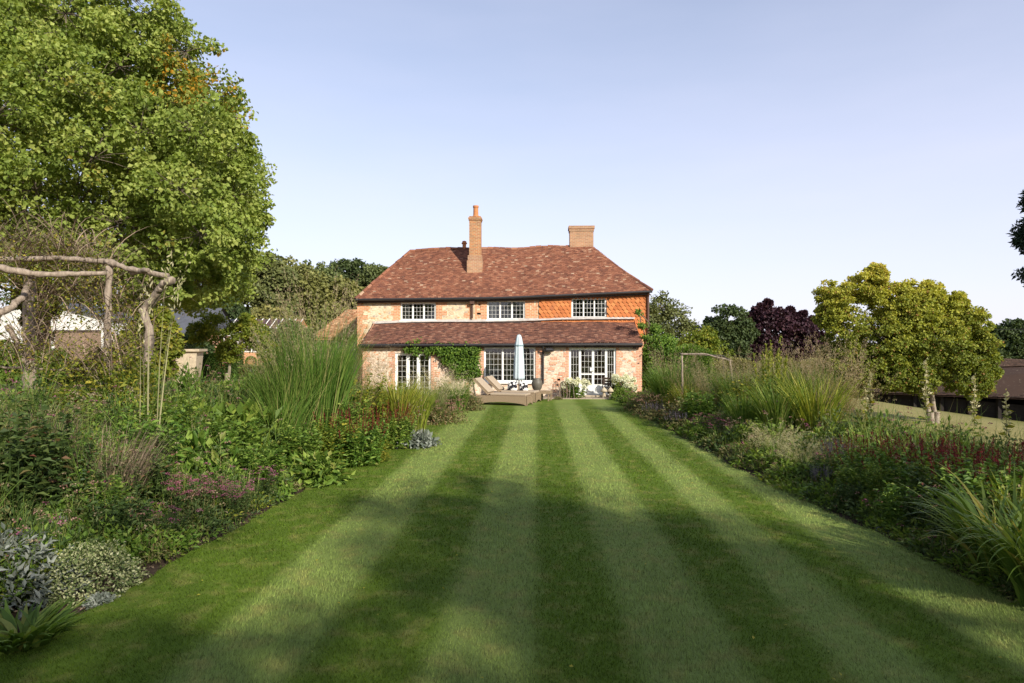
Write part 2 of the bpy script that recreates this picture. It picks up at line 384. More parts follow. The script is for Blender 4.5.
# lawn: mown bands run along y; their sheen is painted into the colours blades and turf share
STR = [(-4.6, 0), (-2.64, 1), (-1.74, 0), (-.815, 1), (-.02, 0), (.735, 1), (1.56, 0), (2.24, 1), (2.85, 0), (3.45, 1)]
def lawn_color(T, dark, light, dry):
    g = T.n("NewGeometry"); sp = T.n("SeparateXYZ"); T.l(g.outputs["Position"], sp.inputs[0])
    wob = T.noise(.8, 3, g.outputs["Position"])
    fine = T.noise(7, 2, g.outputs["Position"])
    x = T.math('ADD', sp.outputs[0], T.math('MULTIPLY', T.math('SUBTRACT', wob, .5), .22))
    x = T.math('ADD', x, T.math('MULTIPLY', T.math('SUBTRACT', fine, .5), .16))
    fac = T.math('DIVIDE', T.math('ADD', x, 5.), 10.)
    st = [(0, (0, 0, 0))]; prev = 0
    for xb, k in STR[1:]:
        p = (xb + 5) / 10; st += [(p - .012, (prev,) * 3), (p + .012, (k,) * 3)]; prev = k
    band = T.ramp(fac, st)
    big = T.noise(.45, 5, g.outputs["Position"], .6)
    mid = T.noise(3.5, 4, g.outputs["Position"], .6)
    c = T.mix(band, dark, light)
    c = T.mix(T.ramp(mid, [(.5, (0, 0, 0)), (.78, (.75, .75, .75))]), c, dry)
    hv = T.n("HueSaturation"); T.l(c, hv.inputs["Color"]); T.l(T.math('ADD', .6, T.math('MULTIPLY', big, .8)), hv.inputs["Value"])
    return hv.outputs[0], g
T = NT("lawn_turf", .9, .15)
c, g = lawn_color(T, (.088, .142, .013), (.165, .22, .05), (.24, .225, .065))
mp = T.n("Mapping"); mp.inputs["Scale"].default_value = (1, .45, 1); T.l(g.outputs["Position"], mp.inputs[0])
fn = T.noise(38, 4, mp.outputs[0], .8); f2 = T.noise(9, 4, mp.outputs[0], .7)
hv = T.n("HueSaturation"); T.l(c, hv.inputs["Color"])
T.l(T.math('ADD', .3, T.math('ADD', T.math('MULTIPLY', fn, .9), T.math('MULTIPLY', f2, .5))), hv.inputs["Value"])
T.col(hv.outputs[0]); T.bump(fn, .9, .03); M['lawn'] = T.m
T = NT("lawn_blade", .6, .25)
c, g = lawn_color(T, (.095, .155, .013), (.18, .24, .052), (.3, .27, .08))
hv = T.n("HueSaturation"); T.l(c, hv.inputs["Color"]); T.l(T.math('ADD', .4, T.math('MULTIPLY', rndattr(T), 1.2)), hv.inputs["Value"])
T.col(hv.outputs[0])
tr = T.n("BsdfTranslucent"); T.l(hv.outputs[0], tr.inputs[0]); mx = T.n("MixShader"); mx.inputs[0].default_value = .3
T.l(T.p.outputs[0], mx.inputs[1]); T.l(tr.outputs[0], mx.inputs[2]); T.l(mx.outputs[0], T.out.inputs[0]); M['blade'] = T.m
T = NT("rough_ground", .95, .1); g = T.n("NewGeometry"); sp = T.n("SeparateXYZ"); T.l(g.outputs["Position"], sp.inputs[0])
wx = T.math('ADD', sp.outputs[0], T.math('MULTIPLY', T.math('SUBTRACT', T.noise(.3, 4, g.outputs["Position"]), .5), 4))
c = T.ramp(T.math('DIVIDE', T.math('ADD', wx, 40), 80), [(.0, (.1, .12, .035)), (.2, (.3, .235, .11)), (.42, (.33, .25, .12)), (.47, (.1, .12, .03)), (.58, (.12, .13, .035)), (.66, (.24, .21, .08)), (.9, (.13, .13, .04))])
n1 = T.noise(1.2, 6, g.outputs["Position"], .7); n2 = T.noise(16, 4, g.outputs["Position"], .7)
hv = T.n("HueSaturation"); T.l(c, hv.inputs["Color"]); T.l(T.math('ADD', .35, T.math('ADD', T.math('MULTIPLY', n1, .7), T.math('MULTIPLY', n2, .6))), hv.inputs["Value"])
T.col(hv.outputs[0]); T.bump(n2, .6, .05); M['ground'] = T.m
T = NT("stone_paving", .85, .2); g = T.n("NewGeometry")
b = T.n("TexBrick", Scale=1.); b.inputs["Brick Width"].default_value = .6; b.inputs["Row Height"].default_value = .45; b.inputs["Mortar Size"].default_value = .012
b.inputs["Color1"].default_value = (.4, .33, .24, 1); b.inputs["Color2"].default_value = (.3, .25, .19, 1); b.inputs["Mortar"].default_value = (.14, .12, .08, 1)
T.l(g.outputs["Position"], b.inputs["Vector"]); T.col(b.outputs[0]); T.bump(b.outputs[1], -.4, .01); M['paving'] = T.m
SHADE = [(9.5, -3.5, 10.4, 3.2, 'spreading lime tree behind and right of the viewer'), (4.5, -6.5, 9.0, 3.0, 'lime tree straight behind the viewer'),
         (15.5, -1.5, 9.8, 3.0, 'lime tree beside the right border out of frame'), (-1, -10, 9, 3.4, 'lime tree behind the viewer to the left'),
         (12, -8.5, 12.6, 3.8, 'tallest lime tree in the row behind the viewer'), (7, -1.0, 7.0, 2.2, 'small lime tree close behind the viewer'),
         (1.6, -5.2, 6.6, 2.6, 'short bushy lime tree just behind the viewer'), (19, -6, 13.5, 4.2, 'lime tree at the right end of the row behind the viewer'), (6.5, -11, 13, 4, 'broad lime tree in the second row behind the viewer')]
# ------------------------------------------------------------------ ground, lawn, beds
def grid(name, xs, ys, off, m):
    X, Y = np.meshgrid(xs, ys); V = np.stack([X, Y, H(X, Y) + off], -1).reshape(-1, 3)
    nx, ny = len(xs), len(ys); i, j = np.meshgrid(np.arange(nx - 1), np.arange(ny - 1)); b = (j * nx + i).reshape(-1, 1)
    return struct(name, mesh(name, V, [np.hstack([b, b + 1, b + nx + 1, b + nx])], smooth=True), m)
xs = np.concatenate([np.linspace(-900, -120, 12), np.linspace(-110, -26, 22), np.linspace(-25, 45, 141), np.linspace(50, 120, 15), np.linspace(140, 900, 12)])
ys = np.concatenate([np.linspace(-60, -4, 8), np.linspace(-3, 50, 107), np.linspace(54, 260, 40), np.linspace(300, 1600, 12)])
grid('ground', xs, ys, -.004, M['ground'])
LE = [gp(*p) for p in [(0, 660), (60, 632), (130, 590), (200, 550), (270, 512), (330, 475), (380, 447), (430, 423), (482, 402)]]
RE = [gp(*p) for p in [(1024, 612), (960, 577), (880, 537), (810, 505), (740, 472), (690, 443), (650, 421), (618, 402)]]
LE = [(-4.6, -8), (-4.45, 0), (-4.25, 4)] + LE; RE = [(5, -8), (4.9, 0), (4.75, 5)] + RE
def edge(E, y):
    return np.interp(y, [p[1] for p in E], [p[0] for p in E]) + .035 * np.sin(np.asarray(y) * 3.1) + .02 * np.sin(np.asarray(y) * 9.3 + 1)
yy = np.linspace(-8, 29.6, 320); xl, xr = edge(LE, yy), edge(RE, yy)
def strip(name, a, b, yv, off, m, nx=14):
    t = np.linspace(0, 1, nx); X = a[:, None] * (1 - t) + b[:, None] * t; Y = np.repeat(yv[:, None], nx, 1)
    off_ = off if np.ndim(off) == 0 else off
    V = np.stack([X, Y, H(X, Y) + off_], -1).reshape(-1, 3); n = len(yv)
    i, j = np.meshgrid(np.arange(nx - 1), np.arange(n - 1)); bb = (j * nx + i).reshape(-1, 1)
    return struct(name, mesh(name, V, [np.hstack([bb, bb + 1, bb + nx + 1, bb + nx])], smooth=True), m)
strip('lawn', xl, xr, yy, .03, M['lawn'])
def bedmat_mesh(name, a, b, yv): return strip(name, a, b, yv, .004, M['soil'], 12)
bedmat_mesh('soil_bed_path_left', np.minimum(xl - 3.6, -8.0), xl + .02, yy)
bedmat_mesh('soil_bed_path_right', xr - .02, xr + np.interp(yy, [-8, 8, 16, 29], [3.2, 3.6, 4.2, 4.0]), yy)
bpy.data.objects['soil_bed_path_left'].name = 'soil_ground'; bpy.data.objects['soil_bed_path_right'].name = 'soil_ground'
# turf edge rising 3 cm over the soil
for E, s in ((xl, -1), (xr, 1)):
    V = np.concatenate([np.stack([E, yy, np.full_like(yy, .031)], 1), np.stack([E + .02 * s, yy, np.full_like(yy, -.02)], 1)])
    n = len(yy); i = np.arange(n - 1)[:, None]
    o = struct('lawn_edge', mesh('lawn_edge', V, [np.hstack([i, i + 1, i + n + 1, i + n])]), M['soil'])
def sheet(name, x0, x1, y0, y1, z, m): 
    b = MB(); b.box(x0, x1, y0, y1, -.05, z); return struct(name, b.me(name), m)
sheet('paving', -7.6, 6.6, 29.45, 31.2, .05, M['paving'])

# grass blades on the lawn, thinning with distance
Nb = 330000
yb = 1 / (1 / 3.6 - rng.random(Nb) * (1 / 3.6 - 1 / 25.))
hl, hr = edge(LE, yb), edge(RE, yb)
keepx = rng.uniform(-5, 5, Nb); k = (keepx > hl + .01 - .04) & (keepx < hr + .05) & (np.abs((keepx + .035 * yb)) < yb * .78 + .4)
xb, yb = keepx[k], yb[k]; n = len(xb)
Pb = np.stack([xb, yb, np.full(n, .028)], 1)
lenb = rng.uniform(.018, .042, n) * (1 + .25 * np.sin(xb * 2.1) * np.sin(yb * 1.3)); wb = .0028 * np.clip(yb / 5, 1, 3.2) * rng.uniform(.7, 1.3, n)
hd = rng.uniform(0, 2 * np.pi, n); lean = rng.uniform(.1, .9, n)
fwd = np.zeros(n)
bnd = np.searchsorted([s[0] for s in STR], xb); fwd = np.where((bnd % 2) == 0, 1., -1.)      # mown away / towards
tip = Pb + lenb[:, None] * np.stack([np.cos(hd) * np.sin(lean) , np.sin(hd) * np.sin(lean) + fwd * .5, np.cos(lean)], 1)
wd = rng.uniform(0, np.pi, n); wv = np.stack([np.cos(wd), np.sin(wd) * .4, np.zeros(n)], 1) * wb[:, None]
V = np.stack([Pb - wv, Pb + wv, tip], 1).reshape(-1, 3)
gl = obj('lawn_grass', mesh('lawn_grass', V, [np.arange(3 * n).reshape(-1, 3)], rng.random(n)), M['blade'])
tag(gl, 'short mown blades of lawn grass in pale and dark stripes', 'grass', kind='stuff')

# ------------------------------------------------------------------ the house
YL, YM, YR, YB = 31.0, 33.3, 36.4, 39.6           # lean-to wall, main wall, ridge, back
house = thing('farmhouse', 'long two storey brick and flint farmhouse with hipped clay tile roof and lean-to', 'house', (0, YM, 0))
hp = lambda nm, mb, m, par=house: obj(nm, mb, m, par, world=True)
X0, X1 = at(357.5, 300, YM)[0], at(648.5, 300, YM)[0]
XS = at(538.5, 300, YM)[0]                        # where brickwork gives way to hung tiles
def wall(mb, x0, x1, z0, z1, y, holes, th=.28):
    xs = sorted({x0, x1, *[v for h in holes for v in h[:2]]}); zs = sorted({z0, z1, *[v for h in holes for v in h[2:]]})
    for a, b in zip(xs, xs[1:]):
        for c, d in zip(zs, zs[1:]):
            cx, cz = (a + b) / 2, (c + d) / 2
            if any(h[0] < cx < h[1] and h[2] < cz < h[3] for h in holes): continue
            mb.add([(a, y, c), (b, y, c), (b, y, d), (a, y, d)], [(0, 1, 2, 3)])
            mb.add([(a, y + th, c), (b, y + th, c), (b, y + th, d), (a, y + th, d)], [(3, 2, 1, 0)])
    for h in holes:
        a, b, c, d = h
        mb.add([(a, y, c), (a, y + th, c), (a, y + th, d), (a, y, d)], [(0, 1, 2, 3)])
        mb.add([(b, y, c), (b, y + th, c), (b, y + th, d), (b, y, d)], [(3, 2, 1, 0)])
        mb.add([(a, y, d), (b, y, d), (b, y + th, d), (a, y + th, d)], [(0, 3, 2, 1)])
        mb.add([(a, y, c), (b, y, c), (b, y + th, c), (a, y + th, c)], [(0, 1, 2, 3)])
def rect(x0, y0, x1, y1, Y):                      # pixel rectangle -> wall rectangle
    a = at(x0, y1, Y); b = at(x1, y0, Y); return (a[0], b[0], a[2], b[2])
U1, U2, U3 = rect(400.5, 302.5, 436, 320.5, YM), rect(487, 300.3, 525, 319.8, YM), rect(571.5, 298, 606.5, 318, YM)
L1, L2 = rect(395, 353, 431, 395, YL), rect(484, 347, 535.5, 382, YL)
D1 = rect(569, 348, 616, 397.5, YL); D1 = (D1[0], D1[1], .06, D1[3])
zev = lambda x: float(np.interp(x, [X0 - .3, at(500, 0, YM)[0], X1 + .3], [at(357, 297, YM)[2], at(500, 295.3, YM)[2], at(651, 288.6, YM)[2]]))
XL0, XL1 = at(363, 360, YL)[0], at(641.5, 360, YL)[0]
ZLT = at(500, 320.5, YM)[2]; ZLE = at(500, 344.5, YL)[2] + .02
# main walls
mb = MB(); wall(mb, X0, XS, 0, 4.66, YM, [U1, U2])
mb.add([(X0, YM, 0), (X0, YB, 0), (X0, YB, 4.7), (X0, YM, 4.7)], [(0, 1, 2, 3)]); hp('rubble_wall', mb, M['rubble'])
mb = MB(); wall(mb, XS, X1, 0, 4.8, YM + .03, [U3])
mb.add([(X1, YM, 0), (X1, YB, 0), (X1, YB, 4.95), (X1, YM, 4.95)], [(3, 2, 1, 0)])
mb.add([(X0, YB, 0), (X1, YB, 0), (X1, YB, 4.9), (X0, YB, 4.9)], [(3, 2, 1, 0)]); hp('brick_wall', mb, M['brick'])
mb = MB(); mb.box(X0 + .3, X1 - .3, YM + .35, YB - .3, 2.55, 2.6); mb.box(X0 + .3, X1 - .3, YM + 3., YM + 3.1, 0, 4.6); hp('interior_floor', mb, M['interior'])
# lean-to walls
mb = MB(); wall(mb, XL0, XL1, 0, ZLE + .1, YL, [L1, L2, D1]); hp('lean_to_wall', mb, M['rubble_pale'])
for x in (XL0, XL1):
    mb = MB(); mb.add([(x, YL, 0), (x, YM, 0), (x, YM, ZLT + .0), (x, YL, ZLE + .02)], [(0, 1, 2, 3)]); hp('lean_to_end_wall', mb, M['pink_brick'])
# toothed brick quoins round openings and corners
def quoin(mb, x, z0, z1, y, side, w0=.22, w1=.36, hh=.225):
    z = z0; k = 0
    while z < z1 - .02:
        w = (w0 if k % 2 else w1) * rng.uniform(.85, 1.15); zz = min(z + hh, z1)
        a, b = (x - w, x) if side < 0 else (x, x + w)
        mb.box(a, b, y - .009, y + .02, z, zz - .001); z += hh; k += 1
mb = MB(); 
quoin(mb, X0 - .018, 0, zev(X0) - .08, YM, 1, .3, .5)
for U in (U1, U2):
    quoin(mb, U[0] - .006, U[2] - .2, U[3] + .02, YM, -1, .3, .48); quoin(mb, U[1] + .006, U[2] - .2, U[3] + .02, YM, 1, .3, .48)
xa = at(446, 0, YM)[0]
mb.box(X0 + .5, XS - .03, YM - .016, YM + .02, U1[3] + .06, U1[3] + .27)
quoin(mb, at(471, 0, YM)[0], U1[2] - .3, U1[3] + .02, YM, -1, .1, .3); quoin(mb, at(475, 0, YM)[0], U1[2] - .3, U1[3] + .02, YM, 1, .1, .3)
quoin(mb, XS - .03, U1[2] - .4, U2[3] + .04, YM, -1, .1, .3)
hp('quoin', mb, M['brick'])
mb = MB()
quoin(mb, XL0 - .02, 0, ZLE - .1, YL, 1, .2, .34); quoin(mb, XL1 + .02, 0, ZLE - .1, YL, -1, .24, .4)
for h in (L1, L2, D1):
    quoin(mb, h[0] - .006, max(.0, h[2] - .1), h[3] + .05, YL, -1, .14, .28); quoin(mb, h[1] + .006, max(.0, h[2] - .1), h[3] + .05, YL, 1, .14, .28)
mb.box(XL0 + .5, XL1 - .6, YL - .012, YL + .02, ZLE - .14, ZLE - .02)
for x0_, z0_ in ((548, 1.2), (556, .5), (551, .2)):
    for q in range(3): 
        x_ = at(x0_, 0, YL)[0] + q * .06; mb.box(x_, x_ + .3, YL - .014, YL + .02, z0_ + q * .24, z0_ + q * .24 + .15)
hp('lean_to_quoin', mb, M['pink_brick'])

# tiles laid one by one on a sloping quadrilateral
def tiles(mb, A, B, C, D, gauge=.105, w=.168, th=.016, sag=None, point=False, jit=.006, r=rng):
    A, B, C, D = [np.array(v, float) for v in (A, B, C, D)]
    e = unit(B - A); nrm = unit(np.cross(B - A, D - A)); up = unit(np.cross(nrm, e))
    Ls = np.dot(D - A, up); nc = max(1, int(Ls / gauge)); V = []; F4 = []; rr = []
    for c in range(nc):
        t = c * gauge / Ls; t2 = min(1, (c + 1.25) * gauge / Ls)
        l = np.dot(A + (D - A) * t - A, e); r_ = np.dot(B + (C - B) * t - A, e)
        off = (w / 2 if c % 2 else 0) + l // w * w
        s = off
        while s < r_:
            a = max(s + .003, l); b = min(s + w - .003, r_); s += w
            if b - a < .02: continue
            j = r.normal(0, jit, 3); lift = (.05 if point else .018) + abs(j[0])
            lo, hi = c * gauge + j[1], (c + 1.3) * gauge
            P = [A + e * a + up * lo + nrm * lift, A + e * b + up * lo + nrm * (lift + j[2]), A + e * b + up * hi + nrm * .003, A + e * a + up * hi + nrm * .003]
            P += [P[0] - nrm * th, P[1] - nrm * th]
            if point:
                m_ = (P[0] + P[1]) / 2 - up * gauge * .62 
                k = len(V) ; P[0] = P[0] ; P.append(m_)
            k = len(V); V += P; F4.append((k, k + 1, k + 2, k + 3)); F4.append((k + 4, k + 5, k + 1, k))
            q = r.random(); rr += [q, q]
            if point: F4.append((k, k + 6, k + 1, k + 1)); rr.append(q)
    V = np.array(V)
    if sag is not None: V[:, 2] += sag(V[:, 0], V[:, 2])
    F4 = np.array(F4); rr = np.array(rr); tri = F4[:, 2] == F4[:, 3]
    base = mb.n; mb.add(V, F4[~tri], rr[~tri])
    if tri.any(): mb.F.setdefault(3, []).append(F4[tri][:, :3] + base); mb.r.setdefault(3, []).append(rr[tri])
OV = .28                                           # eave overhang
za, zb = at(357, 297, YM)[2], at(651, 288.6, YM)[2]
RL, RRg = at(410, 250.5, YR), at(590, 247, YR)
EA, EB = (at(355.5, 0, YM - OV)[0], YM - OV, za - .12), (at(652, 0, YM - OV)[0], YM - OV, zb - .12)
zkink = at(500, 295.5, YM)[2] - .12; xk = at(500, 0, YM)[0]
def sagf(x, z):
    lin = np.interp(x, [EA[0], EB[0]], [EA[2], EB[2]]); want = np.interp(x, [EA[0], xk, EB[0]], [EA[2], zkink, EB[2]])
    h = np.clip((z - 4.4) / 3.0, 0, 1)
    return (want - lin) * (1 - h) + .03 * np.sin(x * 1.1) * h + .02 * np.sin(x * 2.3 + 1)
roof = hp('roof', (lambda b: (tiles(b, EA, EB, RRg, RL, sag=sagf), b)[1])(MB()), M['tile'])
bA, bB = (EA[0], YB + .2, EA[2]), (EB[0], YB + .2, EB[2])
mb = MB(); tiles(mb, bB, bA, RL, RRg); tiles(mb, bA, EA, RL, RL, gauge=.105); tiles(mb, EB, bB, RRg, RRg)
hp('roof_back_slope', mb, M['tile'])
mb = MB()                                          # boarding below the tiles
for q in ([EA, EB, RRg, RL], [bB, bA, RL, RRg]): 
    mb.add([(p[0], p[1] + .1, p[2] - (.06 if p[2] > 6 else .2)) for p in q], [(0, 1, 2, 3)])
for q in ([bA, EA, RL], [EB, bB, RRg]): mb.add([(p[0], p[1], p[2] - .03) for p in q], [(0, 1, 2)])
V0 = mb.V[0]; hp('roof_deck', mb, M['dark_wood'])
mb = MB()                                          # ridge and hip tiles
def ridge(mb, P, Q, r=.11, n=None, sag=True):
    P, Q = np.array(P, float), np.array(Q, float); n = n or int(np.linalg.norm(Q - P) / .32)
    for i in range(n):
        a, b = P + (Q - P) * i / n, P + (Q - P) * (i + .96) / n
        j = rng.normal(0, .008)
        for p in (a, b): p[2] += j + (float(sagf(p[0], p[2])) if sag else 0)
        mb.tube([a, b], [r, r * .93], 8, rng.random())
ridge(mb, RL, RRg); ridge(mb, EA, RL, .09); ridge(mb, EB, RRg, .09)
hp('ridge_tiles', mb, M['tile'], roof)
# lean-to roof
LA, LB = (at(360, 0, YL - .25)[0], YL - .25, ZLE + .0), (at(642.5, 0, YL - .25)[0], YL - .25, ZLE + .06)
LC, LD = (LB[0], YM - .0, ZLT + .1), (LA[0], YM - .0, at(372, 323, YM)[2])
mb = MB(); tiles(mb, LA, LB, LC, LD, gauge=.1, sag=lambda x, z: .02 * np.sin(x * .9) + .012 * np.sin(x * 2.7))
mb.add([(p[0], p[1], p[2] - .17) for p in (LA, LB, LC, LD)], [(0, 1, 2, 3)], .3)
lroof = hp('lean_to_roof', mb, M['tile_brown'])
mb = MB(); P = [(LD[0] + .0, LD[1] - .05, LD[2] + .0)]
V = []; nn = 40
for i in range(nn + 1):
    t = i / nn; x = LD[0] + (LC[0] - LD[0]) * t; z = LD[2] + (LC[2] - LD[2]) * t + .02 * math.sin(x * .9) + rng.normal(0, .006)
    V += [(x, YM - .16, z - .02), (x, YM - .022, z + .10)]
b_ = np.arange(nn)[:, None] * 2; mb.add(V, b_ + np.array([[0, 2, 3, 1]])); mb.box(LD[0], LC[0], YM - .03, YM + .0, min(LC[2], LD[2]) - .05, min(LC[2], LD[2]) + .05)
hp('flashing', mb, M['lead'], lroof)
# hung tiles on the right half of the upper wall
mb = MB()
for (a, b, c, d) in ((XS + .02, X1 + .03, U3[3] + .02, 5.0), (XS + .02, U3[0] - .01, U3[2] - .06, U3[3] + .02), (U3[1] + .01, X1 + .03, U3[2] - .06, U3[3] + .02), (XS + .02, X1 + .03, ZLT - .3, U3[2] - .06), (XL1 - .1, X1 + .03, 2.75, ZLT - .3)):
    zc = lambda x: zev(x) - .07
    tiles(mb, (a, YM - .02, c), (b, YM - .02, c), (b, YM - .02, min(d, zc(b))), (a, YM - .02, min(d, zc(a))), gauge=.17, w=.21, th=.03, point=True, jit=.004)
hp('hung_tiles', mb, M['hung'])
# fascias, gutters, downpipes
mb = MB()
pts = [(x, YM - OV - .05, zev(x) - .16) for x in np.linspace(EA[0], EB[0], 14)]
mb.tube(pts, .06, 8); hp('gutter', mb, M['black_iron'])
mb = MB(); pts = [(x, YM - OV + .06, zev(x) - .2) for x in (EA[0] + .1, xk, EB[0] - .1)]
for p, q in zip(pts, pts[1:]): mb.add([(p[0], p[1], p[2] - .1), (q[0], q[1], q[2] - .1), (q[0], q[1], q[2] + .06), (p[0], p[1], p[2] + .06), (p[0], YM, p[2] - .1), (q[0], YM, q[2] - .1)], [(0, 1, 2, 3), (4, 5, 1, 0)])
hp('soffit', mb, M['dark_wood'])
mb = MB(); mb.tube([(LA[0], YL - .3, ZLE - .06), (LB[0], YL - .3, ZLE - .02)], .065, 8); mb.box(XL0 + .02, XL1 - .02, YL - .2, YL - .16, ZLE - .15, ZLE - .02)
hp('gutter', mb, M['black_iron'])
mb = MB(); x = at(543, 0, YL)[0]; mb.tube([(x, YL - .3, ZLE - .1), (x, YL - .28, ZLE - .2), (x, YL - .08, ZLE - .35), (x, YL - .08, .6)], .045, 8)
hp('downpipe', mb, M['black_iron'])
mb = MB(); x = at(472.5, 0, YM)[0]; z = zev(x); mb.box(x - .11, x + .11, YM - .24, YM - .06, z - .42, z - .2); mb.tube([(x, YM - .12, z - .2), (x, YM - .12, ZLT + .1)], .045, 8)
hp('downpipe', mb, M['brown_iron'])
mb = MB(); x = X1 - .04; mb.tube([(x, YM - .3, zev(x) - .15), (x, YM - .12, zev(x) - .4), (x, YM - .12, .1)], .06, 8)
hp('downpipe', mb, M['brown_iron'])

def window(h, y, lights, cols, rows, nm='window', fr=.06, deep=.05, sill=M['white_paint'], mull=.05, bar=.009, curtain=None, doors=(), kick=0):
    a, b, c, d = h; y0, y1 = y + deep, y + deep + .09
    m = MB(); m.box(a + .002, b - .002, y0, y1, d - fr, d - .002); m.box(a + .002, b - .002, y0, y1, c + .002, c + fr)
    m.box(a + .002, a + fr, y0 - .002, y1, c + fr, d - fr); m.box(b - fr, b - .002, y0 - .002, y1, c + fr, d - fr)
    ia, ib, ic, id_ = a + fr, b - fr, c + fr, d - fr
    w = obj(nm, m, M['white_paint'], house, world=True)
    tot = sum(lights); xs = [ia]
    for L in lights: xs.append(xs[-1] + (ib - ia) * L / tot)
    mm = MB()
    for x in xs[1:-1]: mm.box(x - mull / 2, x + mull / 2, y0 - .006, y1 - .004, ic, id_)
    kk = [k_ if isinstance(cols, int) is False else 0 for k_ in range(len(lights))]
    for i, (p, q) in enumerate(zip(xs, xs[1:])):
        p += mull / 2 if i else 0; q -= mull / 2 if i < len(lights) - 1 else 0
        nc = cols[i] if not isinstance(cols, int) else cols; s = .018
        bot = ic
        if i in doors and kick: mm.box(p, q, y0 + .01, y1 - .02, ic, ic + kick); bot = ic + kick
        mm.box(p, p + s, y0 + .004, y1 - .02, bot, id_); mm.box(q - s, q, y0 + .004, y1 - .02, bot, id_)
        mm.box(p + s, q - s, y0 + .005, y1 - .02, bot, bot + s); mm.box(p + s, q - s, y0 + .005, y1 - .02, id_ - s, id_)
        for j in range(1, nc): x = p + (q - p) * j / nc; mm.box(x - bar / 2, x + bar / 2, y0 + .02, y0 + .045, bot + s, id_ - s)
        for j in range(1, rows): z = bot + (id_ - bot) * j / rows; mm.box(p + s, q - s, y0 + .022, y0 + .043, z - bar / 2, z + bar / 2)
        if i in doors: z = bot + (id_ - bot) * .3; mm.box(p + s, q - s, y0 + .012, y0 + .05, z - .03, z + .03)
    obj('glazing_bars', mm, M['white_paint'], w)
    g_ = MB(); g_.add([(ia, y0 + .034, ic), (ib, y0 + .034, ic), (ib, y0 + .034, id_), (ia, y0 + .034, id_)], [(0, 1, 2, 3)]); obj('pane', g_, M['glass'], w)
    if sill: s_ = MB(); s_.box(a - .05, b + .05, y - .09, y + deep + .02, c - .07, c + .004); obj('sill', s_, sill, w)
    for (side, wdt) in (curtain or []):
        cm = MB(); n = 24; x0_, x1_ = (ia, ia + wdt) if side < 0 else (ib - wdt, ib)
        V = []; 
        for i in range(n + 1):
            x = x0_ + (x1_ - x0_) * i / n; yy_ = y1 + .1 + .025 * math.sin(i * 1.6); V += [(x, yy_, c), (x, yy_, d)]
        cm.add(V, np.arange(n)[:, None] * 2 + np.array([[0, 2, 3, 1]])); obj('curtain', cm, M['curtain'], w)
    return w
window(U1, YM, [1, 1, 1], 3, 4, curtain=[(-1, .28)])
window(U2, YM, [1, 1, 1], 3, 4, curtain=[(-1, .4), (1, .2)])
w3 = window(U3, YM, [1, 1, 1], 3, 4, sill=M['blue_grey'], curtain=[(-1, .2), (1, .3)], bar=.012, mull=.035)
window(L1, YL, [1, 1, 1], 2, 7, sill=None, mull=.12, fr=.1)
window(L2, YL, [1.1, 1, 1], [4, 4, 4], 6, curtain=[(-1, .3), (1, .22)])
dw = window(D1, YL, [.72, 1, 1, .62], [3, 3, 3, 3], 6, nm='glazed_door', sill=None, doors=(1, 2), kick=.42, mull=.075, fr=.075)
mb = MB(); x = (at(592, 0, YL)[0]); mb.box(x - .09, x + .09, YL + .0, YL + .04, 1.17, 1.33); mb.tube([(x - .02, YL - .01, 1.22), (x + .09, YL - .01, 1.22)], .012, 6)
obj('handle', mb, M['white_paint'], dw)
mb = MB(); mb.box(D1[0] - .15, D1[1] + .15, YL - .4, YL + .02, .05, .1); hp('doorstep', mb, M['stone'])

# chimneys
def chimney(px0, px1, Y, ztop, zbase, depth, m, corb):
    a, b = at(px0, 0, Y)[0], at(px1, 0, Y)[0]; mb = MB(); mb.box(a, b, Y, Y + depth, zbase, ztop - corb[0])
    z = ztop - corb[0]
    for (o, h) in corb[1]: mb.box(a - o, b + o, Y - o, Y + depth + o, z, z + h - .001); z += h
    return (a + b) / 2, z, mb
cx, cz, mb = chimney(469.2, 480.6, 34.7, at(475, 216, 34.7)[2], 5.6, .62, None, (.22, [(.03, .07), (.05, .08), (.0, .07)]))
ch = hp('chimney', mb, M['chimney_brick'])
mb = MB(); mb.box(cx - .4, cx + .38, 34.62, 35.4, 5.7, at(475, 260, 34.6)[2]); mb.box(cx - .36, cx + .34, 34.66, 35.36, at(475, 260, 34.6)[2], at(475, 255, 34.6)[2]); obj('chimney_plinth', mb, M['buff_brick'], ch)
mb = MB(); mb.lathe([(.16, 0), (.17, .05), (.135, .1), (.125, .45), (.15, .5), (.15, .58), (.1, .58), (.1, .3)], (cx + .02, 35.0, cz), 14); obj('chimney_pot', mb, M['terracotta'], ch)
cx2, cz2, mb = chimney(569.8, 593.5, 36.2, at(580, 231, 36.2)[2], 6.2, .75, None, (.0, [(.03, .12), (.06, .16)]))
ch2 = hp('chimney', mb, M['buff_brick'])
x, _, z = at(464.3, 250, YR); mb = MB(); mb.lathe([(.1, -.2), (.1, .25), (.15, .28), (.15, .33), (.11, .36), (.11, .42), (.0, .45)], (x, YR, z + .05), 12); hp('vent_pot', mb, M['terracotta'])
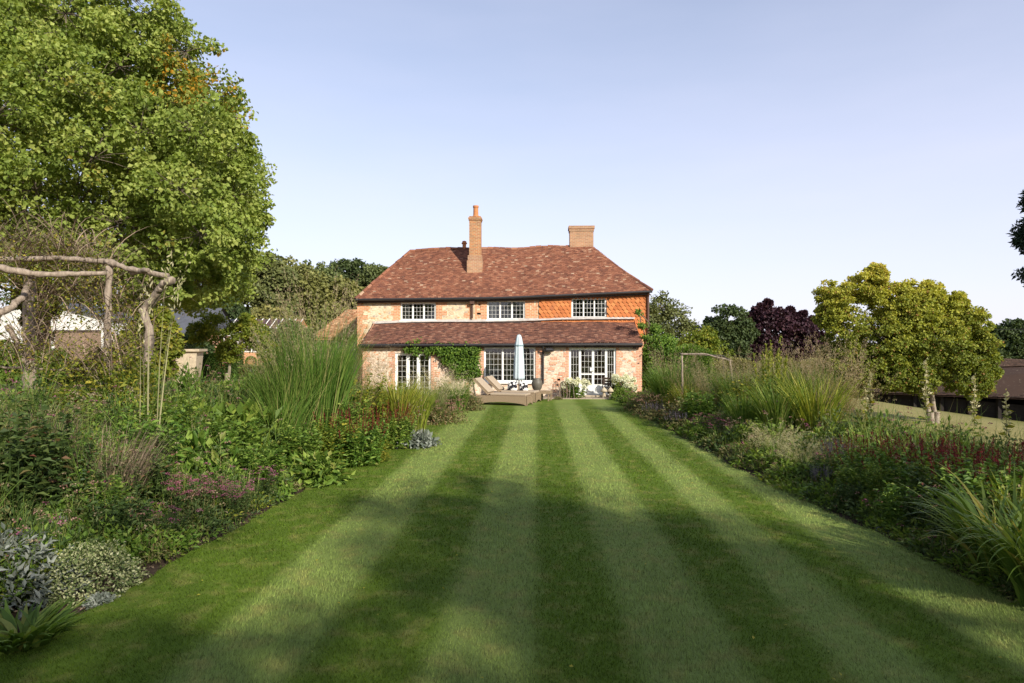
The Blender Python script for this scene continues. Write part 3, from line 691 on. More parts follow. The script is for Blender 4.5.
# room seen through the lean-to window: a table lamp on a sill table
lx, _, lz = at(495.5, 372, YL + .7)
lamp = thing('table_lamp', 'white table lamp with cream shade seen through the lean-to window', 'lamp', (lx, YL + .7, lz - .35))
mb = MB(); mb.lathe([(.07, 0), (.07, .02), (.03, .05), (.06, .12), (.07, .2), (.03, .28), (.012, .3), (.012, .38)], (0, 0, 0), 14); obj('lamp_base', mb, M['white_paint'], lamp)
mb = MB(); mb.lathe([(.2, .34), (.13, .58)], (0, 0, 0), 18); obj('lamp_shade', mb, M['shade'], lamp)
tb = thing('side_table', 'dark table carrying the lamp just inside the lean-to window', 'table', (lx, YL + .7, .05))
mb = MB(); mb.box(-.4, .9, -.22, .3, lz - .45, lz - .401); obj('table_top', mb, M['dark_wood'], tb)
for sx in (-.36, .82):
    for sy in (-.18, .24): mb = MB(); mb.box(sx, sx + .05, sy, sy + .05, 0, lz - .452); obj('leg', mb, M['dark_wood'], tb)
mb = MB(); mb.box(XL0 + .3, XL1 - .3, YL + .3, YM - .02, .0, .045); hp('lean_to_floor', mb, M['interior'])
# lamps on the outer wall
x, _, z = at(549, 350.5, YL)
wl = thing('wall_heater', 'dark oval heater hung on the lean-to wall beside the black downpipe', 'heater', (x, YL, z))
mb = MB(); mb.tube([(-.22, -.22, 0), (-.12, -.24, .03), (.12, -.24, .03), (.22, -.22, 0)], [.05, .1, .1, .05], 10); obj('hood', mb, M['black_iron'], wl)
mb = MB(); mb.tube([(0, -.2, .02), (0, 0, .1)], .02, 6); obj('bracket', mb, M['black_iron'], wl)
x, _, z = at(634, 347.5, YL)
sl_ = thing('security_light', 'small reddish brown light fixed high at the right end of the lean-to wall', 'light', (x, YL, z))
mb = MB(); mb.box(-.07, .07, -.12, -.03, -.05, .06); obj('lamp_head', mb, M['brown_iron'], sl_)
mb = MB(); mb.box(-.03, .03, -.03, 0, -.03, .03); obj('mount', mb, M['brown_iron'], sl_)
#@@NEXT
# ------------------------------------------------------------------ trees
def clump_leaves(C, rad, per, L, Wd, flat=.65, up=.6, out=None, droop=.2, r=rng):
    """C (m,3) clump centres, rad (m,), per leaves each"""
    m = len(C); n = m * per; idx = np.repeat(np.arange(m), per)
    d = unit(r.normal(0, 1, (n, 3))); q = r.random(n) ** .45
    o_ = d * (rad[idx] * q)[:, None]; o_[:, 2] *= flat
    P = C[idx] + o_
    D = unit(d * .7 + r.normal(0, .6, (n, 3)) - np.array([0, 0, droop])); 
    N = unit(np.array([0, 0, up * .55]) + d * .9 + r.normal(0, .5, (n, 3)))
    l = L * r.uniform(.65, 1.25, n)
    return P, D, N, l, l * Wd / L, idx
def limb(mb, a, b, r0, r1, n=5, bow=.12, sides=6, r=rng):
    a, b = np.array(a, float), np.array(b, float); t = np.linspace(0, 1, n)[:, None]
    L = np.linalg.norm(b - a); P = a + (b - a) * t + np.sin(t * np.pi) * r.normal(0, bow * L * .5, 3) + np.array([0, 0, 1.]) * np.sin(t * np.pi) * L * bow * .6
    mb.tube(P, np.linspace(r0, r1, n), sides)
    return P
def tree(name, label, cat, base, blobs, m, leaf, per=60, dens=1.0, trunk_r=.2, split=.35, barkm=None, group=None, clump=.32, lw=.85, flat=.65, zmin=None, post=None, up=.6, twigs=True, trunks=1, shell=.55, bsc=1., bevery=1):
    x, y = base; z0 = Hf(x, y); root = thing(name, label, cat, (x, y, z0), 0, group)
    B = np.array(blobs, float); B[:, :3] -= np.array([x, y, z0])
    cen = B[:, :3].mean(0); low = (B[:, 2] - B[:, 5]).min()
    tb = MB(); fork = np.array([cen[0] * .25, cen[1] * .25, max(.5, low + (cen[2] - low) * split)])
    for k in range(trunks):
        off = np.array([(k - (trunks - 1) / 2) * trunk_r * 2.2, 0, -.1])
        limb(tb, off, fork + off * 1.5, trunk_r, trunk_r * .62, 6, .05, 10)
        tb.lathe([(trunk_r * 1.5, -.1), (trunk_r * 1.15, .12), (trunk_r * .97, .35)], off + np.array([0, 0, .1]), 10)
    Cs = []; Rs = []
    for bi, b in enumerate(B):
        c = b[:3]; rad = b[3:6]; rm = rad.mean(); nc = max(6, int(dens * 14 * (rm / (rm * clump)) ** 2 / 4))
        if twigs and bi % bevery == 0:
            br = limb(tb, fork, c, trunk_r * .42 * bsc, trunk_r * .16 * bsc, 6, .12, 6)
        d = unit(rng.normal(0, 1, (nc, 3))); q = shell + (1 - shell) * rng.random(nc) ** .6
        cc = c + d * rad * q[:, None] * .92
        if twigs:
            for k in range(0, nc, max(1, nc // 12)): limb(tb, c, cc[k], trunk_r * .13 * bsc, trunk_r * .03 * bsc, 4, .12, 4)
        Cs.append(cc); Rs.append(np.full(nc, rm * clump) * rng.uniform(.6, 1.35, nc))
    C = np.vstack(Cs); Rr = np.concatenate(Rs)
    if zmin is not None: k = C[:, 2] > zmin - z0; C, Rr = C[k], Rr[k]
    P, D, N, l, w, idx = clump_leaves(C, Rr, per, leaf, leaf * lw, flat, up)
    hue = rng.random(len(C)); rn = np.clip(.45 * hue[idx] + .55 * rng.random(len(P)), 0, .9)
    if post is not None: rn = post(P + np.array([x, y, z0]), rn)
    V, Fc, rr = leaves(P, D, N, l, w, rn)
    obj('trunk', tb.me('trunk', True), barkm or M['bark'], root)
    obj('crown', mesh('crown', V, [Fc], rr), m, root)
    return root
def blob(px, py, rpx, Y, dy=0, fz=1., fy=1.):
    p = at(px, py, Y + dy); r_ = rpx / F * Y; return (p[0], p[1], p[2], r_, r_ * fy, r_ * fz)

# the large tree on the left, its crown running out of the frame
tx, _, _ = at(34, 300, 20.5); cx_, _, _ = at(36, 190, 20)
def maple_post(P, rn):
    # project back to see which side clump has turned
    dx = P - np.array(at(178, 58, 17.5)); far = (dx ** 2 * np.array([1.0, .05, 1.3])).sum(1)
    h = rng.random(len(P)); t = (far < 1.6) & (h < .6 - .3 * far)
    rn = np.where(t, rng.uniform(.93, 1., len(P)), rn)
    for q in ((165, 285), (185, 272), (190, 300), (87, 90), (80, 170), (87, 232), (62, 213), (225, 265), (150, 235), (240, 150)):
        p = np.array(at(*q, 15.5)); f = ((P - p) ** 2 * np.array([1, .15, 1])).sum(1); rn = np.where((f < .12) & (h < .3), .94, rn)
    return rn
mb_ = []
c0 = np.array([cx_, 20.2, 6.9]); 
for k in range(150):
    g_ = k * 2.399963; zz = 1 - 2 * (k + .5) / 150; rr_ = math.sqrt(1 - zz * zz)
    d = np.array([rr_ * math.cos(g_), rr_ * math.sin(g_), zz]); rad = 5.3 * (1 + .05 * math.sin(5 * g_) + .05 * math.sin(9 * zz))
    p = c0 + d * rad
    if p[2] < 3.9 + max(0, -(p[0] - cx_)) * .25: continue
    mb_.append((*p, 1.15 + .35 * random.random(), 1.3, 1.0))
for q in ((128, -5, 40, 19), (150, 15, 38, 19), (186, 52, 36, 19), (212, 102, 36, 19), (222, 150, 34, 19), (234, 196, 34, 19), (243, 222, 30, 19), (222, 252, 34, 19), (196, 275, 32, 18.5), (165, 285, 26, 17.5), (195, 130, 40, 17), (180, 190, 40, 16.5), (200, 235, 40, 17)):
    mb_.append(blob(*q))
for k in range(26):
    d = unit(rng.normal(0, 1, 3)); p = c0 + d * 3.6; 
    if p[2] > 4.5: mb_.append((*p, 2., 2., 1.6))
tree('maple_tree', 'towering broadleaf tree with thick green crown and an orange patch, rising behind the pole pergola', 'tree', (tx, 20.5), mb_, M['maple'], .115, per=88, dens=.75, bsc=.22, bevery=3, trunk_r=.42, barkm=M['bark'], clump=.36, lw=.95, post=maple_post, zmin=3.6, split=.15)

# golden tree on the right
Y = 22
gb = [blob(*q, Y) for q in ((836, 298, 21), (846, 330, 27), (868, 288, 21), (892, 302, 23), (884, 338, 30), (915, 318, 24), (928, 298, 18), (948, 318, 22), (940, 346, 30), (972, 324, 19), (980, 350, 20), (962, 372, 26), (920, 372, 24), (985, 372, 13), (905, 340, 26), (912, 300, 20), (900, 372, 22), (925, 335, 26), (838, 360, 20), (975, 384, 16), (850, 380, 18), (906, 318, 24), (862, 366, 22), (888, 376, 18), (826, 316, 12), (876, 274, 11), (956, 302, 11))]
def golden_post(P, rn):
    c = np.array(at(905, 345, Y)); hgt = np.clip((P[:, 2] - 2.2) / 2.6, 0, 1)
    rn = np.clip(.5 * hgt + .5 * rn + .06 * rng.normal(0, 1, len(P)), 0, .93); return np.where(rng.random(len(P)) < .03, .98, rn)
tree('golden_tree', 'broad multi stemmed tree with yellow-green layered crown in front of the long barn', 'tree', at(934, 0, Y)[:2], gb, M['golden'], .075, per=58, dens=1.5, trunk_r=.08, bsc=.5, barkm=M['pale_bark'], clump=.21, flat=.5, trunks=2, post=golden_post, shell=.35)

# trees right of and behind the house
def bg(name, label, base, Y, qs, m, leaf, **kw): return tree(name, label, 'tree', at(base, 0, Y)[:2], [blob(*q, Y) for q in qs], m, leaf, **kw)
bg('copper_beech', 'dark purple leaved tree with uneven top beyond the right hand border', 770, 44, [(770, 332, 26), (752, 348, 26), (790, 340, 24), (805, 330, 13), (760, 316, 10), (778, 318, 10), (735, 352, 22), (815, 348, 18), (762, 308, 4), (768, 303, 3), (748, 318, 6), (790, 312, 4), (735, 330, 8), (720, 345, 14)], M['purple'], .2, per=50, trunk_r=.25, clump=.28, flat=.7)
bg('copper_beech', 'smaller dark purple tree with twin feathery peaks nearest the golden tree', 806, 46, [(800, 328, 10), (812, 345, 16), (790, 350, 20), (796, 317, 4), (803, 314, 3), (812, 322, 5), (786, 322, 4)], M['purple'], .2, per=40, trunk_r=.2, clump=.3)
bg('holly_tree', 'round dark green and bronze dome tree left of the purple trees', 728, 42, [(728, 322, 20), (714, 334, 17), (744, 332, 14), (726, 350, 24)], M['dark_green'], .17, per=60, trunk_r=.2, clump=.28)
bg('birch_tree', 'pale green open crowned tree directly right of the house', 668, 43, [(662, 308, 15), (675, 322, 18), (656, 330, 20), (690, 336, 15), (668, 345, 25), (648, 318, 14), (694, 348, 14)], M['wood_green'], .15, per=40, trunk_r=.18, clump=.3, flat=.8)
bg('hawthorn_tree', 'yellowish green bushy tree between the house and the dark dome tree', 702, 38, [(700, 350, 22), (688, 356, 20), (715, 358, 18), (706, 338, 12)], M['leafy_yellow'], .12, per=44, trunk_r=.12, clump=.3)
bg('conifer_tree', 'near black drooping conifer cut off by the edge of the picture', 1065, 15, [(1046, 235, 26), (1052, 262, 30), (1060, 200, 28), (1066, 160, 22), (1062, 280, 22), (1070, 120, 15), (1085, 230, 40)], M['conifer'], .11, per=110, trunk_r=.2, clump=.26, lw=.35, flat=.5)
bg('distant_tree', 'dark blue green tree at the far right beyond the barn roof', 1008, 95, [(1000, 338, 13), (1014, 334, 15), (1030, 340, 16), (992, 352, 10), (1010, 352, 16), (1030, 356, 16)], M['dark_green'], .4, per=60, trunk_r=.3, clump=.3)
bg('distant_tree', 'rounded dark tree top immediately right of the golden crown on the horizon', 985, 90, [(985, 348, 10), (975, 356, 12), (996, 360, 12)], M['dark_green'], .35, per=50, trunk_r=.3, clump=.3)
# wooded slope behind and left of the house
wl_ = [
 ('spreading olive green tree on the slope behind the small garden tree', 250, 55, [(245, 278, 30), (265, 268, 18), (238, 305, 30), (268, 300, 26), (282, 280, 16)], 'wood_green'),
 ('tall leafy tree filling the gap left of the wooded slope', 215, 52, [(205, 300, 28), (222, 320, 26), (190, 320, 26)], 'dark_green'),
 ('lighter olive tree in the middle of the wooded slope', 290, 62, [(288, 280, 22), (304, 286, 22), (278, 300, 24), (302, 310, 24), (318, 300, 18)], 'wood_olive'),
 ('grey green tree with soft top above the tall feather grass', 318, 70, [(312, 276, 16), (325, 286, 18), (310, 300, 22), (330, 305, 20)], 'wood_green'),
 ('dark rounded oak highest on the slope beside the house roof', 345, 80, [(342, 274, 15), (355, 272, 14), (332, 284, 14), (362, 284, 15), (346, 292, 20)], 'dark_green'),
 ('dark green tree half hidden by the left hip of the farmhouse roof', 378, 78, [(374, 276, 13), (388, 280, 14), (368, 290, 16), (384, 294, 16)], 'wood_green'),
 ('yellowish young tree low in front of the dark oak', 350, 58, [(344, 294, 15), (358, 300, 14), (332, 302, 16), (350, 315, 16)], 'wood_olive'),
 ('yellow green tree beside the left corner of the farmhouse', 332, 50, [(330, 318, 14), (342, 326, 12), (320, 328, 14)], 'wood_olive'),
 ('dense green tree low behind the conservatory', 272, 48, [(270, 325, 20), (288, 330, 16), (255, 335, 18)], 'wood_olive'),
 ('shadowy tree behind the white outbuilding', 120, 66, [(120, 300, 40), (80, 310, 40), (155, 310, 34)], 'dark_green'),
 ('dark tree at far left behind the pergola', 20, 64, [(10, 300, 50), (50, 290, 40)], 'dark_green'),
]
for lab, b_, Y, qs, mm in wl_:
    tree('woodland_tree', lab, 'tree', at(b_, 0, Y)[:2], [blob(*q, Y) for q in qs], M[mm], .30, per=46, dens=1.2, trunk_r=.3, clump=.3, group='trees on the wooded slope')
# small fruit tree on the dry lawn
Y = 26
tree('crab_apple_tree', 'small garden tree with leaning trunk on the dry lawn in front of the conservatory', 'tree', at(227, 0, Y)[:2],
     [blob(*q, Y) for q in ((215, 328, 17), (238, 338, 16), (255, 336, 15), (268, 350, 11), (200, 334, 12), (228, 352, 12), (246, 322, 9))], M['leafy_yellow'], .1, per=60, trunk_r=.07, clump=.3, barkm=M['pale_bark'], lw=.6)
# shrubs beyond the left border, partly hiding the outbuildings
for (a_, Y, lab, qs, mm) in (
 (20, 17, 'rounded green shrub under the left end of the pergola, before the white outbuilding', [(8, 362, 24), (34, 368, 20), (52, 366, 16)], 'leafy'),
 (150, 15, 'tall loose yellow green shrub at the right end of the pergola', [(140, 345, 22), (156, 325, 18), (150, 365, 24), (166, 345, 16), (132, 370, 18)], 'leafy_yellow'),
 (92, 24, 'olive shrub in front of the boarded door of the outbuilding', [(88, 372, 16), (108, 362, 15), (120, 350, 12), (70, 378, 12)], 'olive'),
 (40, 26, 'small green tree against the white outbuilding wall', [(34, 318, 12), (46, 306, 14), (28, 300, 14), (40, 335, 11)], 'wood_olive'),
 (186, 34, 'bushy dark green shrub before the pinkish brick shed', [(172, 350, 14), (190, 345, 13), (204, 352, 10), (180, 362, 14)], 'dark_green'),
 (282, 33, 'grey green willow like shrub at the right end of the conservatory', [(284, 348, 15), (290, 332, 13), (276, 362, 12), (300, 352, 13), (270, 338, 10), (304, 338, 10)], 'wood_green'),
 (312, 30, 'leafy green shrub before the orange roofed cottage', [(312, 360, 16), (326, 354, 12), (300, 368, 13), (338, 362, 12)], 'leafy')):
    tree('garden_shrub', lab, 'shrub', at(a_, 0, Y)[:2], [blob(*q, Y) for q in qs], M[mm], .085 + .001 * Y, per=52, dens=1.5, trunk_r=.05, clump=.3)
# trees standing behind the viewer: they throw the shade over the near half of the lawn
def shade_tree(x, y, h, r_, lab):
    z = Hf(x, y); bl = [(x + random.uniform(-.45, .45) * r_, y + random.uniform(-.45, .45) * r_, z + h - r_ * .8 + random.uniform(-.55, .4) * r_, r_ * .6, r_ * .6, r_ * .5) for _ in range(7)]
    tree('lime_tree', lab, 'tree', (x, y), bl, M['leafy'], .17, per=40, dens=.36, trunk_r=.26, bsc=.5, clump=.26, group='trees behind the viewer')
for a in SHADE: shade_tree(*a)

# ------------------------------------------------------------------ outbuildings on the left
Y = 46
o_ = thing('outbuilding', 'white painted brick outbuilding with brown boarded doors behind the pole pergola', 'outbuilding', at(60, 380, Y))
px = lambda x, y, Yy=Y: at(x, y, Yy)
a, b = px(-40, 390)[0], px(113, 390)[0]; zb, zt = px(0, 392)[2], px(0, 318)[2]
h = rect(54, 330, 101, 372, Y)
mb = MB(); wall(mb, a, b, zb - .5, zt, Y, [h], .3); mb.add([(a, Y, zt), (b, Y, zt), ((a + b) / 2 + .5, Y, zt + 1.1)], [(0, 1, 2)])
mb.box(b - .01, b, Y + .01, Y + 5, zb - .5, zt); obj('wall', mb, M['white_brick'], o_, world=True)
mb = MB(); n_ = 12
for i in range(n_):
    x = h[0] + (h[1] - h[0]) * i / n_; mb.box(x + .004, x + (h[1] - h[0]) / n_ - .004, Y + .1, Y + .14, h[2], h[3])
obj('boarded_door', mb, M['brown_board'], o_, world=True)
mb = MB(); mb.box(h[0] - .1, h[1] + .1, Y + .02, Y + .09, h[3] - .12, h[3]); obj('lintel', mb, M['dark_wood'], o_, world=True)
mb = MB(); xm = (a + b) / 2 + .5
for s, e in ((a - .3, xm), (b + .3, xm)):
    A_, B_ = np.array([s, Y - .3, zt - .1]), np.array([e, Y - .3, zt + 1.2]); mb.add([A_, B_, B_ + [0, 5.5, 0], A_ + [0, 5.5, 0], A_ - [0, 0, .1], B_ - [0, 0, .1]], [(0, 1, 2, 3), (4, 5, 1, 0)])
obj('roof', mb, M['slate'], o_, world=True)
Y = 38
o_ = thing('stable', 'low grey slate roofed shed with pinkish brick front right of the big tree', 'shed', at(185, 370, Y))
a, b = at(158, 0, Y)[0], at(203, 0, Y)[0]; z0_, z1_ = at(0, 380, Y)[2] - .3, at(0, 332, Y)[2]
mb = MB(); mb.box(a, b, Y, Y + 4, z0_, z1_); obj('wall', mb, M['pink_brick'], o_, world=True)
mb = MB(); zt = at(0, 311, Y)[2]; mb.add([(a - .3, Y - .3, z1_ - .05), (b + .2, Y - .3, z1_ - .05), (b + .2, Y + 2, zt + .25), (a - .3, Y + 2, zt + .25), (a - .3, Y - .3, z1_ - .17), (b + .2, Y - .3, z1_ - .17), (b + .2, Y + 4.3, z1_), (a - .3, Y + 4.3, z1_)], [(0, 1, 2, 3), (4, 5, 1, 0), (3, 2, 6, 7)])
mb.add([(b + .1, Y, z1_), (b + .1, Y + 4, z1_), (b + .1, Y + 2, zt + .2)], [(0, 1, 2)]); obj('roof', mb, M['slate'], o_, world=True)
# conservatory: low brick wall, white frame, glass
Y = 40
o_ = thing('conservatory', 'white framed glass conservatory on a low orange brick wall', 'conservatory', at(245, 372, Y))
a, b = at(203, 0, Y)[0], at(293, 0, Y)[0]; zf, zs, ze, zr = at(0, 376, Y)[2] - .2, at(0, 352, Y)[2], at(0, 336, Y)[2], at(0, 318, Y)[2]
mb = MB(); mb.box(a, b, Y, Y + 3.5, zf, zs); obj('base_wall', mb, M['brick'], o_, world=True)
mb = MB(); n_ = 13
for i in range(n_ + 1): x = a + (b - a) * i / n_; mb.box(x - .035, x + .035, Y - .01, Y + .08, zs, ze)
mb.box(a - .05, b + .05, Y - .02, Y + .1, ze, ze + .1); mb.box(a - .05, b + .05, Y - .04, Y + .1, zs, zs + .06)
for i in range(n_ + 1): x = a + (b - a) * i / n_; mb.tube([(x, Y, ze + .1), (x, Y + 1.75, zr)], .03, 4)
obj('frame', mb, M['white_paint'], o_, world=True)
mb = MB(); mb.add([(a, Y + .04, zs), (b, Y + .04, zs), (b, Y + .04, ze), (a, Y + .04, ze)], [(0, 1, 2, 3)]); mb.add([(a, Y, ze + .08), (b, Y, ze + .08), (b, Y + 1.75, zr - .03), (a, Y + 1.75, zr - .03)], [(0, 1, 2, 3)])
mb.add([(a, Y + 3.5, ze + .08), (b, Y + 3.5, ze + .08), (b, Y + 1.75, zr - .03), (a, Y + 1.75, zr - .03)], [(3, 2, 1, 0)]); obj('glazing', mb, M['glass'], o_, world=True)
mb = MB(); mb.box(a, b, Y + 3.45, Y + 3.55, zs, ze); obj('back_wall', mb, M['straw_pink'], o_, world=True)
# orange roofed cottage wing just left of the house
Y = 37
o_ = thing('cottage', 'small cottage with pale orange tiled roof tucked beside the left corner of the farmhouse', 'cottage', at(338, 372, Y))
a, b = at(316, 0, Y)[0], at(372, 0, Y)[0]; ze, zr = at(0, 338, Y)[2], at(0, 312, Y)[2]
h = rect(331, 341, 339, 352, Y)
mb = MB(); wall(mb, a, b, -.1, ze, Y, [h]); mb.add([(b, Y, -.1), (b, Y + 4, -.1), (b, Y + 4, ze), (b, Y, ze)], [(0, 1, 2, 3)]); mb.add([(a, Y, -.1), (a, Y + 4, -.1), (a, Y + 4, ze), (a, Y, ze)], [(3, 2, 1, 0)]); obj('wall', mb, M['straw_pink'], o_, world=True)
mb = MB(); tiles(mb, (a - .2, Y - .25, ze), (b + .1, Y - .25, ze), (b + .1, Y + 2, zr + .2), (a + 1.2, Y + 2, zr + .2), gauge=.12); mb.add([(a - .2, Y - .25, ze - .1), (b, Y - .25, ze - .1), (b, Y + 2, zr + .1), (a + 1.2, Y + 2, zr + .1)], [(0, 1, 2, 3)])
mb.add([(a - .2, Y + 4.2, ze), (b, Y + 4.2, ze), (b, Y + 2, zr + .18), (a + 1.2, Y + 2, zr + .18)], [(0, 1, 2, 3)]); mb.add([(a - .2, Y - .25, ze), (a - .2, Y + 4.2, ze), (a + 1.2, Y + 2, zr + .18)], [(0, 1, 2)]); obj('roof', mb, M['orange_roof'], o_, world=True)
mb = MB(); mb.box(h[0], h[1], Y + .04, Y + .1, h[2], h[2] + .06); mb.box(h[0], h[1], Y + .04, Y + .1, h[3] - .06, h[3]); xm = (h[0] + h[1]) / 2
for x in (h[0], xm - .03, h[1] - .06): mb.box(x, x + .06, Y + .045, Y + .1, h[2] + .06, h[3] - .06)
w_ = obj('window', mb, M['white_paint'], o_, world=True); mb = MB(); mb.add([(h[0], Y + .08, h[2]), (h[1], Y + .08, h[2]), (h[1], Y + .08, h[3]), (h[0], Y + .08, h[3])], [(0, 1, 2, 3)]); obj('pane', mb, M['glass'], w_)
# long low barn on the right
Y = 46; YE = 44.5
o_ = thing('barn', 'long low black boarded barn with dark brown tiled roof behind the golden tree', 'barn', (at(940, 0, Y)[0], Y, Hf(at(940, 0, Y)[0], Y)))
A_ = np.array(at(838, 391, Y + 1)); B_ = np.array(at(1130, 402, Y - 8)); C_ = np.array(at(1120, 362, Y - 4)); D_ = np.array(at(846, 372, Y + 5))
mb = MB(); tiles(mb, A_, B_, C_, D_, gauge=.16, w=.26); mb.add([A_ - [0, 0, .08], B_ - [0, 0, .08], C_ - [0, 0, .08], D_ - [0, 0, .08]], [(0, 1, 2, 3)])
mb.add([A_ + [2, 8, 0], B_ + [2, 8, 0], C_ - [0, 0, .02], D_ - [0, 0, .02]], [(3, 2, 1, 0)]); obj('roof', mb, M['barn_tile'], o_, world=True)
e_ = (B_ - A_); L_ = np.linalg.norm(e_); mb = MB()
for i in range(10):                                 # open bays: posts and a boarded back
    mb = MB(); p = A_ + e_ * (i + .2) / 10 + np.array([.05, .35, 0]); mb.box(p[0] - .1, p[0] + .1, p[1], p[1] + .2, Hf(p[0], p[1]) - .1, p[2] + .05); obj('post', mb, M['barn_board'], o_, world=True)
mb = MB(); p, q = A_ + [.2, 3.2, 0], B_ + [.2, 3.2, 0]; mb.add([(p[0], p[1], -3.5), (q[0], q[1], -3.5), (q[0], q[1], q[2] + 1), (p[0], p[1], p[2] + 1), (A_[0] + .2, A_[1] + .4, -3.5), (A_[0] + .2, A_[1] + .4, A_[2])], [(0, 1, 2, 3), (0, 4, 5, 3)])
obj('boarded_wall', mb, M['barn_board'], o_, world=True)
mb = MB(); p, q = A_ + [.2, .5, 0], B_ + [.2, .5, 0]; mb.add([(p[0], p[1], -3.5), (q[0], q[1], -3.5), (q[0], q[1], Hf(q[0], q[1]) + .8), (p[0], p[1], Hf(p[0], p[1]) + .55)], [(0, 1, 2, 3)]); obj('plinth_wall', mb, M['barn_board'], o_, world=True)
Y = 52
o_ = thing('farm_shed', 'brown roofed shed end peeping above the right end of the barn', 'shed', at(1012, 372, Y))
A_, B_, C_ = np.array(at(972, 374, Y)), np.array(at(1085, 380, Y)), np.array(at(1000, 358, Y + 3)); D_ = np.array(at(1085, 356, Y + 3))
mb = MB(); tiles(mb, A_, B_, D_, C_, gauge=.16, w=.26); mb.add([A_, C_, C_ + [0, 4, -2]], [(0, 1, 2)]); obj('roof', mb, M['barn_tile'], o_, world=True)
mb = MB(); mb.box(A_[0] + .3, B_[0], Y + .3, Y + 6, -3, A_[2] - .02); obj('wall', mb, M['barn_board'], o_, world=True)
# wire across the sky between far poles
o_ = thing('overhead_wire', 'thin dark wire sagging across the sky above the purple trees', 'wire', (0, 60, 0))
mb = MB(); P = []
for i in range(25):
    t = i / 24; p = at(640 + 500 * t, 322 + 6 * t - 0 + 4 * math.sin(t * math.pi), 60); P.append(p)
mb.tube(P, .018, 4, cap=False); o2 = obj('wire', mb, M['black_iron'], o_, world=True)

# ------------------------------------------------------------------ pergolas
def pole(path, r0, r1, par, nm='pole', m=None):
    P = np.array(path, float); n = 9; t = np.linspace(0, len(P) - 1, n * (len(P) - 1)); Q = np.stack([np.interp(t, range(len(P)), P[:, i]) for i in range(3)], 1)
    Q[1:-1] += rng.normal(0, .007, Q[1:-1].shape); mb = MB(); mb.tube(Q, np.interp(t, [0, t[-1]], [r0, r1]) * .95 * rng.uniform(.82, 1.12, len(t)), 8)
    return obj(nm, mb.me(nm, True), m or M['rustic'], par, world=True)
Y = 12
pg = thing('rustic_pergola', 'rustic pergola of bare knotted poles above the left border', 'pergola', at(60, 0, Y)[:2] + (.9,))
g0 = lambda x, y: Hf(x, y) - .1
def post(px_, pyt, Yy, r_=.09): x, y, z = at(px_, pyt, Yy); return pole([(x + .02, y, g0(x, y)), (x - .03, y, (z + 1) / 2), (x, y, z)], r_ * 1.1, r_ * .85, pg, 'post')
post(109, 266, Y, .07); post(30, 276, Y + 1.5, .13)
pole([at(-60, 258, Y + .2), at(0, 259, Y + .1), at(60, 258, Y), at(114, 262, Y)], .055, .05, pg, 'rail')
pole([at(-60, 262, Y - 1.2), at(0, 268, Y - .9), at(40, 275, Y - .6), at(106, 273, Y - .12)], .07, .05, pg, 'rail')
pole([at(106, 261, Y), at(130, 269, Y - .1), at(168, 276, Y - .3)], .06, .045, pg, 'rail')
pole([at(132, 273, Y + .1), at(148, 270, Y - .4)], .05, .045, pg, 'rail')
pole([at(143, 311, Y + .1), at(158, 292, Y - .1), at(163, 284, Y - .2), at(172, 281, Y - .3)], .07, .075, pg, 'brace')
pole([at(142, 309, Y), at(150, 330, Y), at(146, 400, Y)], .07, .09, pg, 'post')
pole([at(-20, 322, Y - 1), at(10, 308, Y - .6), at(24, 296, Y - .2), at(31, 278, Y + .6)], .07, .06, pg, 'brace')
pole([at(7, 325, Y - .5), at(18, 345, Y - .4), at(30, 372, Y - .3)], .05, .05, pg, 'brace')
pole([at(-10, 366, Y - .1), at(60, 370, Y), at(108, 368, Y + .1)], .022, .022, pg, 'rail')
# bare climbing rose over it
def twigball(cs, n, L=(.5, 1.4), r_=(.004, .009)):
    V = []; Fc = []; rn = []; mbx = MB(); k = rng.integers(0, len(cs), n); C = np.array([c[:3] for c in cs])[k]; Rr = np.array([c[3:] for c in cs])[k]
    P = C + rng.normal(0, .45, (n, 3)) * Rr; hd_ = rng.uniform(0, 6.3, n)
    v, f, rr, _ = blades(P, hd_, rng.uniform(.2, 1.2, n), rng.uniform(1.3, 2.9, n), rng.uniform(*L, n), rng.uniform(*r_, n) * 2, rng.random(n), seg=6, tw=.9)
    return mesh('twigs', v, [f], rr)
cs = [(*at(40, 250, Y + .5), 1.0, .7, .35), (*at(75, 262, Y + .4), .7, .5, .35), (*at(15, 268, Y + .3), 1., .6, .4), (*at(100, 300, Y + .3), .6, .5, .6), (*at(60, 300, Y + .5), .9, .5, .5), (*at(130, 330, Y + .3), .5, .5, .8), (*at(30, 350, Y - .5), 1.1, .5, .5), (*at(90, 365, Y - .5), 1.0, .5, .4)]
rs = thing('climbing_rose', 'tangled mostly bare brown climbing rose sprawling over the pole pergola', 'rose', at(60, 0, Y)[:2] + (.8,))
obj('stems', twigball(cs, 1700), M['twig'], rs, world=True)
n = 5200; k = rng.integers(0, len(cs), n); P = np.array([c[:3] for c in cs])[k] + rng.normal(0, .5, (n, 3)) * np.array([c[3:] for c in cs])[k]
v, f, rr = leaves(P, rng.normal(0, 1, (n, 3)), rng.normal(0, .6, (n, 3)) + [0, 0, 1], .06, .04, rng.random(n)); obj('leaves', mesh('leaves', v, [f], rr), M['leafy_yellow'], rs, world=True)
Y = 21
pg2 = thing('pole_arch', 'slender weathered pole arch standing in the right border', 'arch', at(710, 0, Y)[:2] + (0,))
def pp(l, r0=.03, nm='pole'):
    return pole([at(*q) for q in l], r0, r0 * .9, pg2, nm)
pp([(683, 400, Y + .5), (682, 353, Y + .5)], .035, 'post'); pp([(735, 398, Y), (730, 360, Y)], .035, 'post'); pp([(724, 400, Y + 1.6), (723, 356, Y + 1.6)], .03, 'post')
